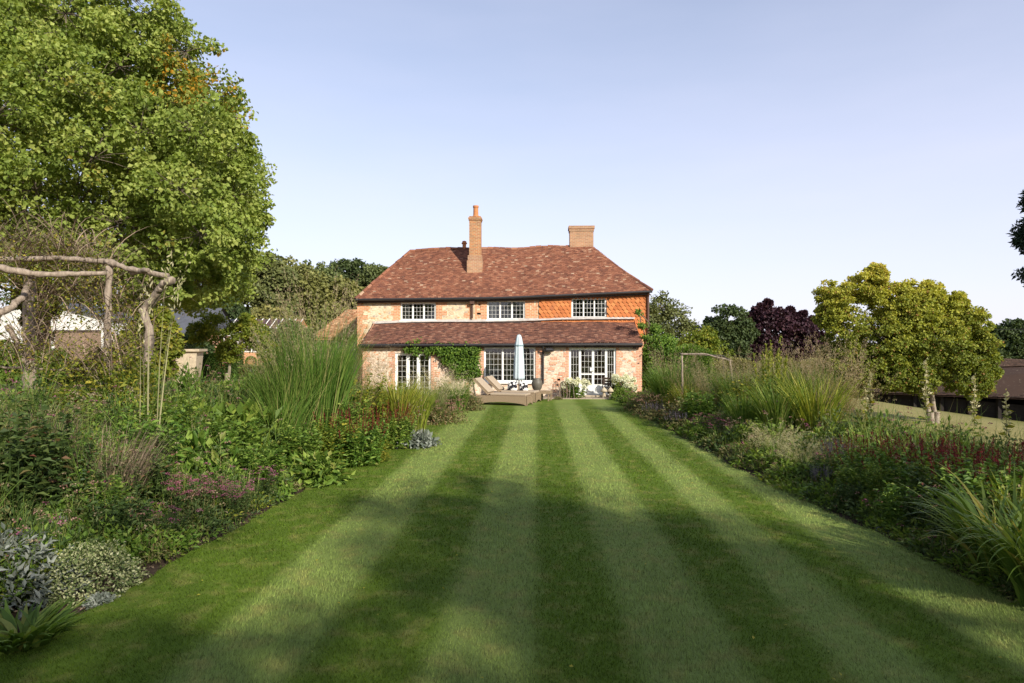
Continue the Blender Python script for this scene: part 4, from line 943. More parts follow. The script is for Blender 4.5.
pp([(680, 354, Y + .5), (705, 354, Y + .3), (731, 361, Y)], .03, 'rail'); pp([(683, 354, Y + .5), (724, 356, Y + 1.6)], .025, 'rail'); pp([(724, 357, Y + 1.6), (732, 361, Y)], .025, 'rail')

# ------------------------------------------------------------------ things near the house
# stone planter on the upper lawn
Y = 20; x, _, _ = at(187, 0, Y); z = Hf(x, Y)
zt = at(187, 349, Y)[2]
up_ = thing('stone_planter', 'large square tapered stone planter with flat rim on the dry lawn', 'planter', (x, Y, z), R(12))
hh = zt - z; mb = MB()
def frust(mb, prof):
    for (w0, z0), (w1, z1) in zip(prof, prof[1:]):
        V = [(-w0, -w0, z0), (w0, -w0, z0), (w0, w0, z0), (-w0, w0, z0), (-w1, -w1, z1), (w1, -w1, z1), (w1, w1, z1), (-w1, w1, z1)]; mb.add(V, [(0, 1, 5, 4), (1, 2, 6, 5), (2, 3, 7, 6), (3, 0, 4, 7)])
frust(mb, [(.27, 0), (.27, .08), (.24, .1), (.33, hh * .55), (.37, hh - .09)]); obj('body', mb, M['stone'], up_)
mb = MB(); frust(mb, [(.37, hh - .088), (.46, hh - .07), (.46, hh), (.36, hh), (.34, hh - .1), (.0, hh - .1)]); obj('rim', mb, M['stone'], up_)

# hedge blocks and lavender in front of the conservatory
def hedge(name, label, cat, x0, x1, y0, y1, z0, z1, m, n, leaf=.05, flowers=None):
    root = thing(name, label, cat, ((x0 + x1) / 2, (y0 + y1) / 2, z0)); hx, hy, hz = (x1 - x0) / 2, (y1 - y0) / 2, z1 - z0
    P = rng.uniform(-1, 1, (n, 3)); ax = rng.integers(0, 3, n); P[np.arange(n), ax] = np.where(rng.random(n) < .7, np.sign(P[np.arange(n), ax]) * rng.uniform(.82, 1.06, n), P[np.arange(n), ax])
    D = P + rng.normal(0, .5, (n, 3)); P = P * np.array([hx, hy, hz / 2]) + np.array([0, 0, hz / 2]); P[:, 2] *= 1 + .08 * np.sin(P[:, 0] * 3) 
    v, f, rr = leaves(P, D, rng.normal(0, .5, (n, 3)) + [0, 0, 1], leaf * rng.uniform(.7, 1.3, n), leaf * .6, rng.random(n)); obj('foliage', mesh('foliage', v, [f], rr), m, root)
    return root
Y = 30
a, b = at(195, 0, Y)[0], at(228, 0, Y)[0]; hedge('hedge', 'clipped dark green hedge block behind the stone planter', 'hedge', a, b, Y, Y + 1.6, Hf(a, Y), at(0, 354, Y)[2], M['hedge'], 26000, .07)
Y = 31
a, b = at(228, 0, Y)[0], at(296, 0, Y)[0]; hedge('lavender_hedge', 'low grey green lavender hedge along the back of the dry lawn', 'hedge', a, b, Y, Y + 1.2, Hf(a, Y), at(0, 366, Y)[2], M['olive'], 22000, .07)
for i, (q, lab) in enumerate(((251, 'left of two white tubs holding clipped green balls before the conservatory'), (264, 'right of two white tubs holding clipped green balls before the conservatory'))):
    Y = 33.5; x, _, _ = at(q, 0, Y); z = at(0, 366, Y)[2]; t_ = thing('planted_tub', lab, 'planter', (x, Y, Hf(x, Y)), 0, 'white tubs by the conservatory'); zz = z - Hf(x, Y)
    mb = MB(); mb.lathe([(.16, 0), (.22, zz), (.24, zz), (.24, zz + .05), (.2, zz + .05), (.19, zz - .03), (0, zz - .03)], (0, 0, 0), 18); obj('tub', mb, M['white_paint'], t_)
    n = 1200; d = unit(rng.normal(0, 1, (n, 3))); v, f, rr = leaves(d * .26 * rng.uniform(.85, 1.05, (n, 1)) + [0, 0, zz + .22], d, d + rng.normal(0, .5, (n, 3)), .05, .035, rng.random(n)); obj('foliage', mesh('foliage', v, [f], rr), M['leafy'], t_)
#@@P4
def chaise(name, label, px0, py0, Y, rot, sc=1.):
    x, y, _ = at(px0, 0, Y); r_ = thing(name, label, 'lounger', (x, Y, .03), rot, 'wicker loungers on the lawn')
    L, Wd, hh = 2.0, .78, .36; n = 16
    for sy in (-Wd / 2, Wd / 2):                           # side panel with an arched lower edge
        mb = MB(); V = []
        for i in range(n + 1):
            t = i / n; lx_ = t * L; V += [(lx_, sy - .02, .13 * math.sin(t * math.pi) ** .5 * (1 if 0 < t < 1 else 0)), (lx_, sy - .02, hh), (lx_, sy + .02, hh), (lx_, sy + .02, .13 * math.sin(t * math.pi) ** .5 * (1 if 0 < t < 1 else 0))]
        b_ = np.arange(n)[:, None] * 4
        mb.add(V, np.vstack([b_ + np.array([[0, 4, 5, 1]]), b_ + np.array([[1, 5, 6, 2]]), b_ + np.array([[2, 6, 7, 3]]), b_ + np.array([[3, 7, 4, 0]])])); mb.add([V[0], V[1], V[2], V[3]], [(0, 1, 2, 3)]); mb.add(V[-4:], [(3, 2, 1, 0)]); obj('side_panel', mb, M['wicker'], r_)
    for ex in (0, L):
        mb = MB(); V = []
        for i in range(9):
            t = i / 8; yy_ = -Wd / 2 + t * Wd; zb_ = .1 * math.sin(t * math.pi) if 0 < t < 1 else 0; V += [(ex - .02, yy_, zb_), (ex - .02, yy_, hh), (ex + .02, yy_, hh), (ex + .02, yy_, zb_)]
        b_ = np.arange(8)[:, None] * 4; mb.add(V, np.vstack([b_ + np.array([[0, 1, 5, 4]]), b_ + np.array([[1, 2, 6, 5]]), b_ + np.array([[2, 3, 7, 6]]), b_ + np.array([[3, 0, 4, 7]])])); obj('end_panel', mb, M['wicker'], r_)
    mb = MB(); mb.box(.0, L, -Wd / 2, Wd / 2, hh - .03, hh + .012); obj('seat', mb, M['wicker'], r_)
    mb = MB(); mb.box(.5, L - .04, -Wd / 2 + .05, Wd / 2 - .05, hh + .014, hh + .1); c_ = obj('cushion', mb, M['cushion'], r_); bev(c_, .03)
    bx = [(.42, hh + .02), (-.22, hh + .62)]; dx, dz = bx[1][0] - bx[0][0], bx[1][1] - bx[0][1]; l_ = math.hypot(dx, dz); nx_, nz_ = dz / l_ * .05, -dx / l_ * .05
    mb = MB(); V = []
    for sy in (-Wd / 2 + .01, Wd / 2 - .01):
        V += [(bx[0][0], sy, bx[0][1]), (bx[1][0], sy, bx[1][1]), (bx[1][0] + nx_, sy, bx[1][1] + nz_), (bx[0][0] + nx_, sy, bx[0][1] + nz_)]
    mb.add(V, [(0, 1, 2, 3), (7, 6, 5, 4), (0, 4, 5, 1), (1, 5, 6, 2), (2, 6, 7, 3), (3, 7, 4, 0)]); obj('backrest', mb, M['wicker'], r_)
    mb = MB(); V = []; a_ = .004; t_ = .07
    for sy in (-Wd / 2 + .06, Wd / 2 - .06):
        o1 = np.array([nx_, nz_]) / .05
        p0 = np.array(bx[0]) + o1 * (.05 + a_) + np.array([dx, dz]) / l_ * .06; p1 = np.array(bx[1]) + o1 * (.05 + a_) - np.array([dx, dz]) / l_ * .03
        for p in (p0, p1, p1 + o1 * t_, p0 + o1 * t_): V.append((p[0], sy, p[1]))
    mb.add(V, [(0, 1, 2, 3), (7, 6, 5, 4), (0, 4, 5, 1), (1, 5, 6, 2), (2, 6, 7, 3), (3, 7, 4, 0)]); c_ = obj('back_cushion', mb, M['cushion'], r_); bev(c_, .03)
    return r_
def bev(o, w):
    b = o.modifiers.new("bevel", 'BEVEL'); b.width = w; b.segments = 3
chaise('wicker_lounger', 'front wicker lounger with raised back, its foot end nearest the lawn stripes', 481, 0, 27.0, R(-16))
chaise('wicker_lounger', 'rear wicker lounger half hidden behind the first, beside the closed parasol', 492, 0, 28.5, R(-16))
def cushion(x, y, z, rot, lab, s=.2):
    n = 9; u, v = np.meshgrid(np.linspace(-1, 1, n), np.linspace(-1, 1, n)); th = (1 - u ** 4) * (1 - v ** 4) * .07 + .012; m = MB()
    for sg in (1, -1):
        V = np.stack([u * s, sg * th, v * s + s], -1).reshape(-1, 3); i, j = np.meshgrid(np.arange(n - 1), np.arange(n - 1)); b_ = (j * n + i).reshape(-1, 1); m.add(V, np.hstack([b_, b_ + 1, b_ + n + 1, b_ + n]))
    o = obj('cushion', m.me('cushion', True), M['print']); o.location = (x, y, z); o.rotation_euler = (R(-18), 0, rot); tag(o, lab, 'cushion', 'black and white cushions on the rear lounger')
x, y, _ = at(512, 0, 28.1); cushion(x, y, .49, R(-10), 'left of two black and white patterned cushions on the rear lounger')
x, y, _ = at(524, 0, 28.0); cushion(x, y, .49, R(14), 'right of two black and white patterned cushions on the rear lounger', .17)
# closed parasol
Y = 28.9; x, _, zt = at(519, 334.5, Y); zb_ = at(519, 380, Y)[2]
pa = thing('parasol', 'closed pale blue canvas parasol tied round its pole in front of the lean-to window', 'parasol', (x, Y, .03))
mb = MB(); h_ = zt - zb_; mb.lathe([(.0, h_ + .0), (.07, h_ - .02), (.11, h_ - .14), (.16, h_ - .42), (.17, h_ - .6), (.2, h_ * .4), (.225, .12), (.215, .0), (.1, .03)], (0, 0, zb_ - .03), 48, .5, .09, 8); obj('canopy', mb.me('canopy', True), M['canvas'], pa)
mb = MB(); mb.lathe([(.178, 0), (.18, .0), (.18, .06), (.176, .06)], (0, 0, zb_ + h_ - .52), 32, .5, .06, 8); obj('tie_band', mb.me('tie_band', True), M['canvas_band'], pa)
mb = MB(); mb.tube([(0, 0, .05), (0, 0, zt)], .03, 10); obj('pole', mb.me('pole', True), M['pole_metal'], pa)
for k in range(8):
    a_ = k * math.pi / 4; mb = MB(); mb.tube([(.03 * math.cos(a_), .03 * math.sin(a_), zb_ + .5), (.13 * math.cos(a_), .13 * math.sin(a_), zb_ - .12)], .012, 5); obj('rib', mb, M['pole_metal'], pa)
mb = MB(); mb.lathe([(.0, .0), (.3, 0), (.3, .05), (.06, .08), (.05, .3), (0, .3)], (0, 0, 0), 24); obj('base', mb, M['terracotta'], pa)
# round ball pot, and a stack of box planters by the wall
Y = 29.2; x, _, z = at(537, 385, Y)
t_ = thing('ball_planter', 'round dark clay pot standing behind the loungers below the black downpipe', 'pot', (x, Y, .05))
zz = z - .05; mb = MB(); mb.lathe([(.12, 0), (.2, .12), (.24, .3), (.2, .45), (.15, .5), (.17, .54), (.13, .54), (.12, .48)], (0, 0, max(0, zz - .25)), 18); obj('pot', mb.me('pot', True), plain('dark_glazed_clay', (.1, .09, .07), .5), t_)
mb = MB(); frust(mb, [(.26, 0), (.26, max(.05, zz - .26)), (0, max(.05, zz - .26))]); obj('plinth', mb, M['stone'], t_)
Y = 28.6; x, _, _ = at(545, 0, Y); t_ = thing('rattan_stool', 'square woven stool at the foot of the rear lounger', 'stool', (x, Y, .03), R(-16))
mb = MB(); mb.box(-.25, .25, -.25, .25, .3, .42); obj('seat', mb, M['wicker'], t_)
for sx in (-.23, .18):
    for sy in (-.23, .18): mb = MB(); mb.box(sx, sx + .05, sy, sy + .05, 0, .3); obj('leg', mb, M['wicker'], t_)
# metal plant supports
for i, (q, lab) in enumerate(((556, 'leftmost hooped metal plant support by the hydrangeas'), (563, 'middle hooped metal plant support by the hydrangeas'), (571, 'rightmost hooped metal plant support by the hydrangeas'))):
    Y = 29.7; x, _, _ = at(q, 0, Y); t_ = thing('plant_support', lab, 'plant support', (x, Y, .03), random.random(), 'hooped plant supports')
    for k in range(3):
        a_ = k * math.pi / 3; mb = MB(); mb.tube([(.22 * math.cos(a_) * c, .22 * math.sin(a_) * c, .75 * (1 - abs(c) ** 2.6)) for c in np.linspace(-1, 1, 13)], .011, 5, cap=False); obj('hoop', mb, M['pole_metal'], t_)
# small staddle shaped lanterns and a dark folding chair by the door
for q, lab in ((604, 'left one of the pair of small mushroom shaped stones by the garden door'), (610.5, 'right one of the pair of small mushroom shaped stones by the garden door')):
    Y = 29.9; x, _, _ = at(q, 0, Y); t_ = thing('staddle_stone', lab, 'staddle stone', (x, Y, .05), 0, 'mushroom stones by the door')
    mb = MB(); mb.lathe([(.09, 0), (.05, .28)], (0, 0, 0), 10); obj('shaft', mb, M['stone'], t_); mb = MB(); mb.lathe([(.0, .26), (.15, .27), (.12, .36), (.0, .48)], (0, 0, 0), 14); obj('cap', mb.me('cap', True), M['stone'], t_)
Y = 30.3; x, _, _ = at(608, 0, Y); t_ = thing('garden_chair', 'dark wooden folding chair beside the right of the garden door', 'chair', (x, Y, .05), R(160))
mb = MB(); mb.box(-.2, .2, -.2, .2, .42, .45); obj('seat', mb, M['dark_wood'], t_); mb = MB(); [mb.box(-.2, .2, .19, .215, z, z + .09) for z in (.55, .67, .79)]; mb.box(-.2, -.17, .18, .2, .45, .9); mb.box(.17, .2, .18, .2, .45, .9); obj('backrest', mb, M['dark_wood'], t_)
for sx in (-.19, .16):
    for sy in (-.19, .16): mb = MB(); mb.box(sx, sx + .03, sy, sy + .03, 0, .42); obj('leg', mb, M['dark_wood'], t_)
# climbers on the house
def climber(name, label, path, Y, dep, n, leaf, m, extra=None, base=None):
    b0 = base or path[0]; x, _, _ = at(b0[0], 0, Y); root = thing(name, label, 'climber', (x, Y, 0))
    P = []; 
    for (px_, py_, rp) in path:
        c = np.array(at(px_, py_, Y)); r_ = rp / F * Y; k = int(n * rp ** 2 / sum(p[2] ** 2 for p in path))
        sub = unit(rng.normal(0, 1, (14, 3))) * r_ * rng.uniform(.3, 1, (14, 1)); q = rng.integers(0, 14, k)
        o_ = sub[q] + rng.normal(0, r_ * .25, (k, 3)); o_[:, 1] = -abs(o_[:, 1]) * dep / r_; P.append(c + o_)
    P = np.vstack(P) - np.array([x, Y, 0]); P = P[P[:, 2] > .02]; k = len(P)
    v, f, rr = leaves(P, rng.normal(0, .6, (k, 3)) + [0, -.4, -.5], rng.normal(0, .5, (k, 3)) + [0, -.8, .6], leaf * rng.uniform(.6, 1.3, k), leaf * .75, rng.random(k)); obj('leaves', mesh('leaves', v, [f], rr), m, root)
    mb = MB(); pts = [np.array(at(p[0], p[1], Y)) - [x, Y + .04, 0] for p in path]; gnd = np.array(at(b0[0], 0, Y)) - [x, Y + .04, 0]; gnd[2] = 0
    a0 = gnd
    for p in pts: limb(mb, a0, p, .03, .02, 5, .08, 5); a0 = p
    obj('stem', mb.me('stem'), M['bark'], root)
climber('wisteria', 'green leafy climber trained along the lean-to wall between glazed door and window', [(474, 372, 9), (466, 360, 11), (470, 350, 9), (458, 352, 10), (450, 360, 8), (440, 350, 7), (428, 350, 6), (417, 347, 7), (408, 347, 5), (460, 368, 9), (448, 352, 8)], YL - .02, .35, 7000, .1, M['vine'], base=(476, 395))
climber('wisteria', 'tall bright green climber on the right corner of the farmhouse reaching up the hung tiles', [(650, 380, 12), (655, 365, 13), (648, 352, 9), (656, 345, 11), (664, 372, 14), (645, 338, 5), (641, 325, 4), (638, 312, 3), (655, 330, 6), (672, 360, 10), (668, 345, 8), (647, 392, 8)], YL + .8, .9, 11000, .11, M['vine'], base=(655, 398))
#@@
# ------------------------------------------------------------------ border plants
# every species is built one unit tall; parts are (name, mesh, material)
LIB = {}
def hash_(s): return sum(ord(c) for c in s) % 17
def disc(n, r, r_=rng):
    a = r_.uniform(0, 2 * np.pi, n); q = np.sqrt(r_.random(n)) * r; return np.stack([q * np.cos(a), q * np.sin(a), np.zeros(n)], 1), a
def mk(nm, v, f, rr): return mesh(nm, v, f if isinstance(f, list) else [f], rr)
def g_blades(n, r0, l0, l1, L, wd, seg=6, pw=1.4, nm='leaves'):
    P, a = disc(n, r0); h = a + rng.normal(0, .5, n); v, f, rr, tip = blades(P, h, rng.uniform(0, l0, n), rng.uniform(l1 * .5, l1, n), L * rng.uniform(.6, 1.1, n), wd * rng.uniform(.7, 1.2, n), rng.random(n), seg, .6, pw)
    return mk(nm, v, f, rr), tip
def g_plumes(n, r0, l0, l1, L, wd, fl, fn, fw, m, spread=.18, nm='seed_heads'):
    P, a = disc(n, r0); h = a + rng.normal(0, .4, n); Ls = L * rng.uniform(.75, 1.1, n); A0, A1 = rng.uniform(0, l0, n), rng.uniform(l1 * .4, l1, n)
    v, f, rr, tip = blades(P, h, A0, A1, Ls, wd, rng.random(n) * .6, 5, .6, 1.5)
    hd3 = np.stack([np.cos(h) * np.sin(A1), np.sin(h) * np.sin(A1), np.cos(A1)], 1)
    i = np.repeat(np.arange(n), fn); t = rng.random(n * fn) * spread * Ls[i]
    Q = tip[i] - hd3[i] * t[:, None] + rng.normal(0, .012 * L, (n * fn, 3)); D = hd3[i] + rng.normal(0, .55, (n * fn, 3))
    v2, f2, r2 = leaves(Q, D, rng.normal(0, 1, (n * fn, 3)), fl * rng.uniform(.6, 1.3, n * fn), fw, .4 + .6 * rng.random(n * fn))
    V = np.vstack([v, v2]); return mesh(nm, V, [f2 + len(v), f], np.concatenate([r2, rr]))
def g_mound(n, r, h, lf, lw, shell=.5, nm='leaves', up=.7, droop=0.):
    d = unit(rng.normal(0, 1, (n, 3))); d[:, 2] = abs(d[:, 2]); q = shell + (1 - shell) * rng.random(n) ** .7; bump = 1 + .16 * np.sin(d[:, 0] * 9 + 1) * np.sin(d[:, 1] * 8) 
    P = d * np.array([r, r, h]) * (q * bump)[:, None]; v, f, rr = leaves(P, d * .8 + rng.normal(0, .6, (n, 3)) - [0, 0, droop], d * .4 + rng.normal(0, .4, (n, 3)) + [0, 0, up], lf * rng.uniform(.6, 1.25, n), lw, rng.random(n)); return mk(nm, v, f, rr)
def g_stems(ns, r0, h, per, lf, lw, lean=.35, nm='leaves', ht=(.6, 1.)):
    P, a = disc(ns, r0); hh = h * rng.uniform(*ht, ns); ln = rng.uniform(0, lean, ns); d = np.stack([np.cos(a) * np.sin(ln), np.sin(a) * np.sin(ln), np.cos(ln)], 1); tip = P + d * hh[:, None]
    v0, f0, r0_, _ = blades(P, a, ln, ln, hh, .012 * h, rng.random(ns) * .5, 3, .5)
    i = np.repeat(np.arange(ns), per); t = rng.uniform(.12, 1, ns * per); ph = rng.uniform(0, 6.3, ns * per); o = np.stack([np.cos(ph), np.sin(ph), rng.uniform(-.1, .6, ns * per)], 1)
    v, f, rr = leaves(P[i] + d[i] * (hh[i] * t)[:, None], o, rng.normal(0, .3, (len(i), 3)) + [0, 0, 1], lf * rng.uniform(.5, 1.2, len(i)) * (1.2 - .6 * t), lw, rng.random(len(i)))
    V = np.vstack([v, v0]); return mesh(nm, V, [f, f0 + len(v)], np.concatenate([rr, r0_])), tip, d
def g_spikes(tip, d, L, per, fl, w, nm='flower_spikes', every=1):
    tip, d = tip[::every], d[::every]; n = len(tip); i = np.repeat(np.arange(n), per); t = rng.random(len(i)); ls = L * rng.uniform(.6, 1.2, n)
    P = tip[i] + d[i] * (ls[i] * t)[:, None] + rng.normal(0, 1, (len(i), 3)) * (w * (1.1 - t * .8))[:, None]; v, f, rr = leaves(P, d[i] + rng.normal(0, .7, (len(i), 3)), rng.normal(0, 1, (len(i), 3)), fl, fl * .6, rng.random(len(i)))
    v0, f0, r0_, _ = blades(tip - d * .02, np.arctan2(d[:, 1], d[:, 0]), np.arccos(np.clip(d[:, 2], -1, 1)), np.arccos(np.clip(d[:, 2], -1, 1)), ls, .008, rng.random(n) * .3, 2, .5)
    return mesh(nm, np.vstack([v, v0]), [f, f0 + len(v)], np.concatenate([rr, r0_]))
def g_heads(tip, per, R_, fl, flat=.4, nm='blossom', every=1):
    tip = tip[::every]; n = len(tip); i = np.repeat(np.arange(n), per); d = unit(rng.normal(0, 1, (len(i), 3))); d[:, 2] = abs(d[:, 2]); P = tip[i] + d * np.array([R_, R_, R_ * flat]) * rng.uniform(.6, 1, (len(i), 1))
    v, f, rr = leaves(P, d + rng.normal(0, .6, (len(i), 3)), d + [0, 0, .4], fl, fl * .8, rng.random(len(i))); return mk(nm, v, f, rr)
def species(k):
    if k in LIB: return LIB[k]
    p = []
    if k == 'miscanthus':
        m, t = g_blades(1500, .26, .35, 1.5, .92, .0085, 7); p = [('leaves', m, 'grass_green'), ('seed_heads', g_plumes(80, .16, .3, .8, .88, .004, .026, 22, .005, None, .3), 'plume')]
    elif k == 'bright_grass':
        m, t = g_blades(420, .2, .25, 1.5, 1.05, .018, 7); p = [('leaves', m, 'grass_bright')]
    elif k == 'green_grass':
        m, t = g_blades(460, .2, .25, 1.5, 1.05, .014, 7); p = [('leaves', m, 'grass_green')]
    elif k == 'molinia':
        m, t = g_blades(200, .12, .3, 1.6, .5, .009, 6); p = [('leaves', m, 'grass_green'), ('seed_heads', g_plumes(90, .12, .4, .9, .82, .0045, .022, 22, .004, None, .4), 'grass_tan')]
    elif k == 'tan_grass':
        m, t = g_blades(300, .14, .3, 1.3, .7, .009, 6); p = [('leaves', m, 'grass_tan'), ('seed_heads', g_plumes(120, .12, .35, .75, .88, .004, .03, 22, .005, None, .35), 'plume')]
    elif k == 'stipa':
        m, t = g_blades(420, .1, .3, 1.5, 1.0, .006, 7); p = [('leaves', m, 'grass_green'), ('seed_heads', g_plumes(150, .1, .3, 1.5, 1.15, .005, .06, 16, .006, None, .35), 'pale_plume')]
    elif k == 'strap':
        m, t = g_blades(200, .18, .4, 2.3, 1.35, .042, 12, 1.4); p = [('leaves', m, 'strap')]
    elif k == 'crocosmia':
        m, t = g_blades(120, .14, .25, .9, 1.0, .04, 6); p = [('leaves', m, 'grass_bright')]
    elif k == 'phlox':
        m, t, d = g_stems(60, .3, .9, 22, .1, .03, .35); p = [('leaves', m, 'leafy_dark'), ('blossom', g_heads(t, 20, .055, .024, .5, every=1), 'pink')]
    elif k == 'sedum':
        m, t, d = g_stems(70, .4, .85, 14, .1, .05, .5); p = [('leaves', m, 'olive'), ('blossom', g_heads(t, 30, .1, .03, .25), 'dusty_pink')]
    elif k == 'pink_sedum':
        m, t, d = g_stems(70, .4, .85, 14, .1, .05, .5); p = [('leaves', m, 'leafy_dark'), ('blossom', g_heads(t, 22, .07, .026, .25, every=2), 'pink')]
    elif k == 'persicaria':
        m, t, d = g_stems(130, .55, .85, 24, .13, .055, .45); p = [('leaves', m, 'leafy'), ('flower_spikes', g_spikes(t, d, .18, 40, .02, .009, every=2), 'crimson')]
    elif k == 'salvia':
        m, t, d = g_stems(80, .3, .65, 18, .08, .025, .35); p = [('leaves', m, 'olive'), ('flower_spikes', g_spikes(t, d, .3, 30, .02, .01), 'lilac')]
    elif k == 'leafy':
        m, t, d = g_stems(60, .35, 1., 34, .17, .06, .4); p = [('leaves', m, 'leafy')]
    elif k == 'dark_leafy':
        m, t, d = g_stems(60, .35, 1., 34, .15, .05, .4); p = [('leaves', m, 'leafy_dark')]
    elif k == 'tall_leafy':
        m, t, d = g_stems(34, .22, 1., 46, .13, .035, .25); p = [('leaves', m, 'leafy')]
    elif k == 'yellow_leafy':
        m, t, d = g_stems(50, .35, 1., 30, .14, .055, .4); p = [('leaves', m, 'leafy_yellow')]
    elif k == 'hellebore': p = [('leaves', g_mound(700, .8, .8, .24, .12, .4), 'leafy')]
    elif k == 'rosette':
        m, t = g_blades(150, .35, .6, 1.7, .8, .085, 5); p = [('leaves', m, 'leafy')]
    elif k == 'silver': p = [('leaves', g_mound(2600, .8, .8, .13, .045, .35), 'silver')]
    elif k == 'silver_low': p = [('leaves', g_mound(700, 1.5, .8, .4, .2, .5), 'silver')]
    elif k == 'variegated': p = [('leaves', g_mound(5200, .95, .95, .07, .045, .72, up=.5), 'variegated')]
    elif k == 'nepeta': p = [('leaves', g_mound(1600, .9, .7, .09, .04, .3), 'olive'), ('flower_spikes', g_spikes(*[(lambda q: q[1:])(g_stems(90, .7, .8, 3, .04, .02, .5))][0], .3, 20, .022, .012), 'lilac')]
    elif k == 'pink_mound': p = [('leaves', g_mound(1600, .9, .7, .1, .04, .3), 'olive'), ('blossom', g_heads(g_stems(90, .8, .85, 2, .04, .02, .4)[1], 16, .06, .03, .6), 'dusty_pink')]
    elif k == 'olive_mound': p = [('leaves', g_mound(2200, .85, .9, .12, .05, .4), 'olive')]
    elif k == 'green_mound': p = [('leaves', g_mound(2200, .85, .9, .14, .07, .4), 'leafy')]
    elif k == 'seedheads':
        m, t, d = g_stems(70, .3, .95, 16, .07, .02, .4); p = [('leaves', m, 'olive'), ('seed_heads', g_heads(t, 12, .03, .025, .8), 'twig')]
    elif k == 'hollyhock':
        m, t, d = g_stems(1, .01, .8, 46, .07, .05, .12, ht=(.98, 1)); p = [('leaves', m, 'leafy_yellow'), ('flower_spikes', g_spikes(t - d * .3, d, .5, 60, .03, .012), 'pale_plume')]
    elif k == 'hydrangea':
        m, t, d = g_stems(26, .35, .8, 18, .16, .1, .6); p = [('leaves', m, 'leafy'), ('blossom', g_heads(t, 130, .12, .05, 1.1), 'white_petal')]
    elif k == 'yellow_spire':
        m, t, d = g_stems(14, .12, .75, 26, .09, .03, .2); p = [('leaves', m, 'leafy'), ('flower_spikes', g_spikes(t, d, .35, 60, .03, .012), 'grass_bright')]
    elif k == 'dry_stems':
        m = g_plumes(9, .08, .1, .35, 1., .009, .03, 14, .01, None, .2, 'stems'); p = [('stems', m, 'pale_plume')]
    elif k == 'twiggy':
        m, t = g_blades(900, .3, .5, 1.3, .95, .005, 6, nm='stems'); p = [('stems', m, 'twig'), ('leaves', g_mound(700, .6, .8, .04, .02, .2), 'olive')]
    LIB[k] = p; return p
RESERVED = []
def plant(k, label, cat, px_, pyt, Y, wide=1., name=None, group=None, rot=None, sink=.0):
    x, _, zt = at(px_, pyt, Y); z = Hf(x, Y); h = max(.1, zt - z); RESERVED.append((x, Y))
    t = thing(name or k, label, cat, (x, Y, z - sink), 0, group); t.scale = (h * wide, h * wide, h)
    t.rotation_euler = (0, 0, random.uniform(0, 6.3) if rot is None else rot)
    for nm, me, m in species(k): obj(nm, me, M[m], t)
    if not len([1 for _ in species(k)]): print('empty', k)
    return t
P_ = plant
# left border, near to far
P_('rosette', 'broad strap leaved rosette at the near left corner of the border', 'plant', 22, 596, 5.3, 1.6, 'foxglove')
P_('rosette', 'small green rosette against the lawn edge at the near left', 'plant', 60, 618, 5.7, 1.5, 'foxglove')
P_('silver', 'silver grey woolly foliage mound at the left margin behind the rosettes', 'plant', -2, 520, 6.2, 1.1, 'senecio')
P_('silver', 'smaller silver plant behind the cream edged dome shrub', 'plant', 52, 512, 7.4, .9, 'senecio')
P_('variegated', 'clipped looking dome shrub with cream edged small leaves beside the bare soil', 'shrub', 88, 543, 6.5, 1.05, 'variegated_shrub')
P_('silver_low', 'flat silver leaf patch on the soil between dome shrub and lawn', 'plant', 100, 598, 6.15, .9, 'lambs_ear')
P_('dark_leafy', 'dark leafy perennial at far left, tallest near the margin', 'plant', 12, 392, 7.6, .7, 'aster')
P_('dark_leafy', 'dark leafy perennial behind the silver mound', 'plant', 52, 430, 8.2, .8, 'aster')
P_('twiggy', 'wispy brown stemmed plant arching behind the dark leafy ones at left', 'plant', 105, 408, 8.8, .9, 'fennel')
P_('twiggy', 'wispy dry stemmed plant under the pergola at the left margin', 'plant', 32, 385, 9.2, .9, 'fennel')
P_('dark_leafy', 'dark bushy perennial directly behind the dome shrub', 'plant', 122, 488, 7.6, .8, 'aster')
P_('tall_leafy', 'upright pale green spires rising behind the dome shrub', 'plant', 108, 470, 7.9, .8, 'veronica')
P_('phlox', 'magenta pink flowering plant at the lawn edge, brightest of the left border', 'plant', 232, 478, 9.1, .95, 'phlox')
P_('phlox', 'pale pink flowering plant left of the bright magenta one', 'plant', 190, 470, 8.8, .95, 'phlox')
P_('pink_sedum', 'dusky pink headed plant in shade near the dome shrub', 'plant', 160, 498, 8.1, .9, 'stonecrop')
P_('dark_leafy', 'dark bushy plant at the lawn edge between dome shrub and pink flowers', 'plant', 172, 512, 7.9, .9, 'aster')
P_('seedheads', 'brown seed headed clump under the pergola post', 'plant', 105, 385, 10.4, .8, 'knapweed')
P_('yellow_leafy', 'yellowing leafy plant at the foot of the pergola', 'plant', 130, 345, 11.6, .6, 'rose_bush')
P_('yellow_leafy', 'sprawling yellow green plant below the low pergola rail', 'plant', 70, 372, 11., .9, 'rose_bush')
P_('dry_stems', 'few tall straw coloured stems standing above the left border', 'plant', 148, 300, 10.5, .8, 'mullein')
P_('hellebore', 'bright green big leaved plant against the dry lawn, left one', 'plant', 188, 397, 12.5, .9, 'hellebore')
P_('hellebore', 'bright green big leaved plant against the dry lawn, nearer the tall grass', 'plant', 242, 397, 12.8, .9, 'hellebore')
P_('hellebore', 'big leaved green plant in part shade in front of the bright pair', 'plant', 205, 425, 10.8, .9, 'hellebore')
P_('leafy', 'mid green leafy mound behind the pink flowers', 'plant', 150, 410, 9.8, .8, 'geranium')
P_('leafy', 'tall leafy clump in the middle of the left border under the straw stems', 'plant', 165, 392, 11.2, .7, 'geranium')
P_('tall_leafy', 'willowy upright plant left of the straw coloured stems', 'plant', 85, 392, 10, .7, 'veronica')
